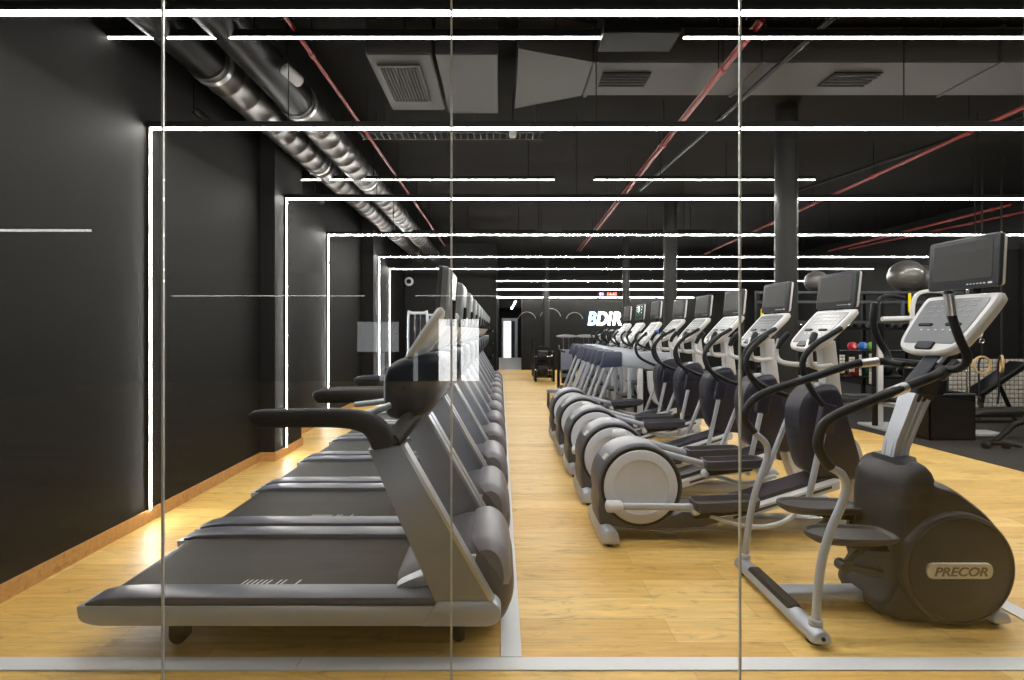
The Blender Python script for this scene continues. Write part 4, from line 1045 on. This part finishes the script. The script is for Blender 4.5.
# black bin / open box
t = thing('storage_bin', 'tall open black bin with a wire rim behind the nearest handrail', 'bin', (6.1, 7.0, 0))
w = MB(); x0, x1, y0, y1 = 5.80, 6.42, 6.75, 7.2
w.box(x0, x1, y0, y0 + .02, .01, .62); w.box(x0, x1, y1 - .02, y1, .01, .95); w.box(x0, x0 + .02, y0, y1, .01, .62); w.box(x1 - .02, x1, y0, y1, .01, .62); w.box(x0, x1, y0, y1, .009, .03)
w.build('box', 'black', t, smooth=False)
MB().tube([(x0 + .2, y0, .62), (x0 + .2, y0 - .0, .63), (x1, y0, .63), (x1, y1, .63)], .012, 8, 1).build('rim', 'bezel', t)
MB().tube([(x0, y1 - .03, .95), (x1 - .05, y1 - .03, .95), (x1, y1 - .03, .88), (x1, y1 - .03, .6)], .012, 8, 3).build('wire_frame', 'bezel', t)

# silver rig post with foot
t = thing('rig_post', 'slim polished steel post on a flat white foot, right of the black bin', 'post', (6.7, 7.15, 0))
p = P(968, 432, 7.15)
MB().cyl((p.x, 7.15, .04), (p.x, 7.15, 2.2), .024, 16).build('pole', 'chrome', t)
MB().box(p.x - .12, p.x + .42, 7.0, 7.3, .009, .045).build('foot_plate', 'offwhite', t, bevel=.008)
# gymnastic rings
for k, (x, y, r) in enumerate(((982, 365, 8.4), (1001.5, 364, 6.5))):
    d_ = 7.5; p = P(x, y, d_); rr = .125; yaw = 0 if k == 0 else R(52)
    t = thing('gymnastic_ring', ['wooden ring on a black strap, left one, seen nearly face on', 'wooden ring on a black strap, right one, turned edge on'][k], 'ring', p, 'wooden rings hung at the right')
    MB().torus(p, rr, .016, U=(math.cos(yaw), math.sin(yaw), 0), seg=36, s2=10).build('ring', 'wood_ring', t)
    MB().box(p.x - .014, p.x + .014, p.y - .003, p.y + .003, p.z + rr - .01, CZ).build('strap', 'strap', t, smooth=False)
    MB().tube([(p.x, p.y, p.z + rr + .02), (p.x - .05, p.y, p.z), (p.x - .04, p.y, p.z - .4), (p.x - .06, p.y, p.z - .6)], .012, 8, 4).build('strap_tail', 'strap', t)
t = thing('carabiner', 'pale oval clip hanging above the left wooden ring', 'clip', P(978, 336, 7.35))
MB().torus(P(978, 333, 7.35), .06, .014, seg=24, s2=8).build('ring', 'offwhite', t)
MB().torus(P(982, 341, 7.35), .035, .008, seg=20, s2=8).build('clip', 'chrome', t)
MB().tube([P(978, 329, 7.35), Vector((P(978, 329, 7.35).x, 7.42, CZ))], .006, 8, 1).build('strap', 'strap', t)

# black workout bench at the right edge
t = thing('workout_bench', 'black adjustable bench at the right edge, standing on the rubber floor', 'bench', (6.8, 6.6, 0))
D = 6.6
MB().prof(round_corners([(6.46, .33), (6.6, .40), (8.2, .42), (8.2, .32), (6.5, .30)], .03), D + .2, D + .5, .03).build('pad', 'black', t)
MB().tube([P(985, 444, 6.45), P(1003, 443, 6.3), P(1022, 446, 6.2)], .03, 10, 2).build('rear_bar', 'blackm', t)
MB().tube([P(993, 443, D), P(1006, 432, D), P(1018, 423, D), P(1045, 421, D)], .035, 10, 4).build('frame', 'blackm', t)
MB().tube([(7.9, D + .1, .33), (8.2, D + .1, .05)], .035, 10, 1).build('leg', 'blackm', t)
for x, y in ((986, 444), (1006, 449)):
    q = P(x, y, 6.3); q.z = .045
    MB().cyl(q + Vector((-.03, 0, 0)), q + Vector((.03, 0, 0)), .045, 14, .006).build('wheel', 'black', t)
t = thing('incline_bench', 'dark slanted bench pad rising at the far right edge above the workout bench', 'bench', (7.6, 7.6, 0))
MB().extr(rrect(.9, .09, .03), (8.0, 7.9, .72), Vector((.75, 0, .5)).normalized(), Vector((-.5, 0, .75)).normalized(), (0, 1, 0), [(0, .02), (.02, 0), (.28, 0), (.3, .02)]).build('back_pad', 'black', t)
b = MB(); b.tube([(8.0, 8.05, .7), (8.3, 8.05, .04)], .03, 10, 1); b.tube([(7.8, 8.05, .55), (7.7, 8.05, .04)], .03, 10, 1); b.tube([(7.6, 8.05, .03), (8.4, 8.05, .03)], .03, 10, 1); b.build('frame', 'blackm', t)

# water bottle with blue cap in a console holder
t = thing('water_bottle', 'clear bottle with a blue cap standing on the fifth cross-trainer', 'bottle', (2.30, 7.0, 1.30))
MB().cyl((2.25, 7.2, 1.28), (2.25, 7.2, 1.44), .032, 14, .01).build('bottle', 'offwhite', t)
MB().cyl((2.25, 7.2, 1.44), (2.25, 7.2, 1.50), .034, 14, .006).build('cap', 'water', t)

# ================================================================ WORLD, CAMERA, VIEW
wd = bpy.data.worlds.new('World'); sc.world = wd; wd.use_nodes = True
wd.node_tree.nodes['Background'].inputs[0].default_value = (.02, .021, .023, 1); wd.node_tree.nodes['Background'].inputs[1].default_value = .5
cam = bpy.data.cameras.new('camera'); co = bpy.data.objects.new('camera', cam); C.objects.link(co)
co.location = (0, 0, EYE); co.rotation_euler = (R(90), 0, 0)
cam.sensor_width = 36; cam.sensor_fit = 'HORIZONTAL'; cam.lens = 36 * F / 1024
cam.shift_x = 12 / 1024; cam.shift_y = -10 / 1024
cam.clip_start = .05; cam.clip_end = 100
sc.camera = co
sc.view_settings.view_transform = 'Standard'; sc.view_settings.look = 'None'
sc.view_settings.exposure = .2; sc.view_settings.gamma = 1; sc.view_settings.use_curve_mapping = False
sc.cycles.use_denoising = True
sc.cycles.max_bounces = 10; sc.cycles.transparent_max_bounces = 16
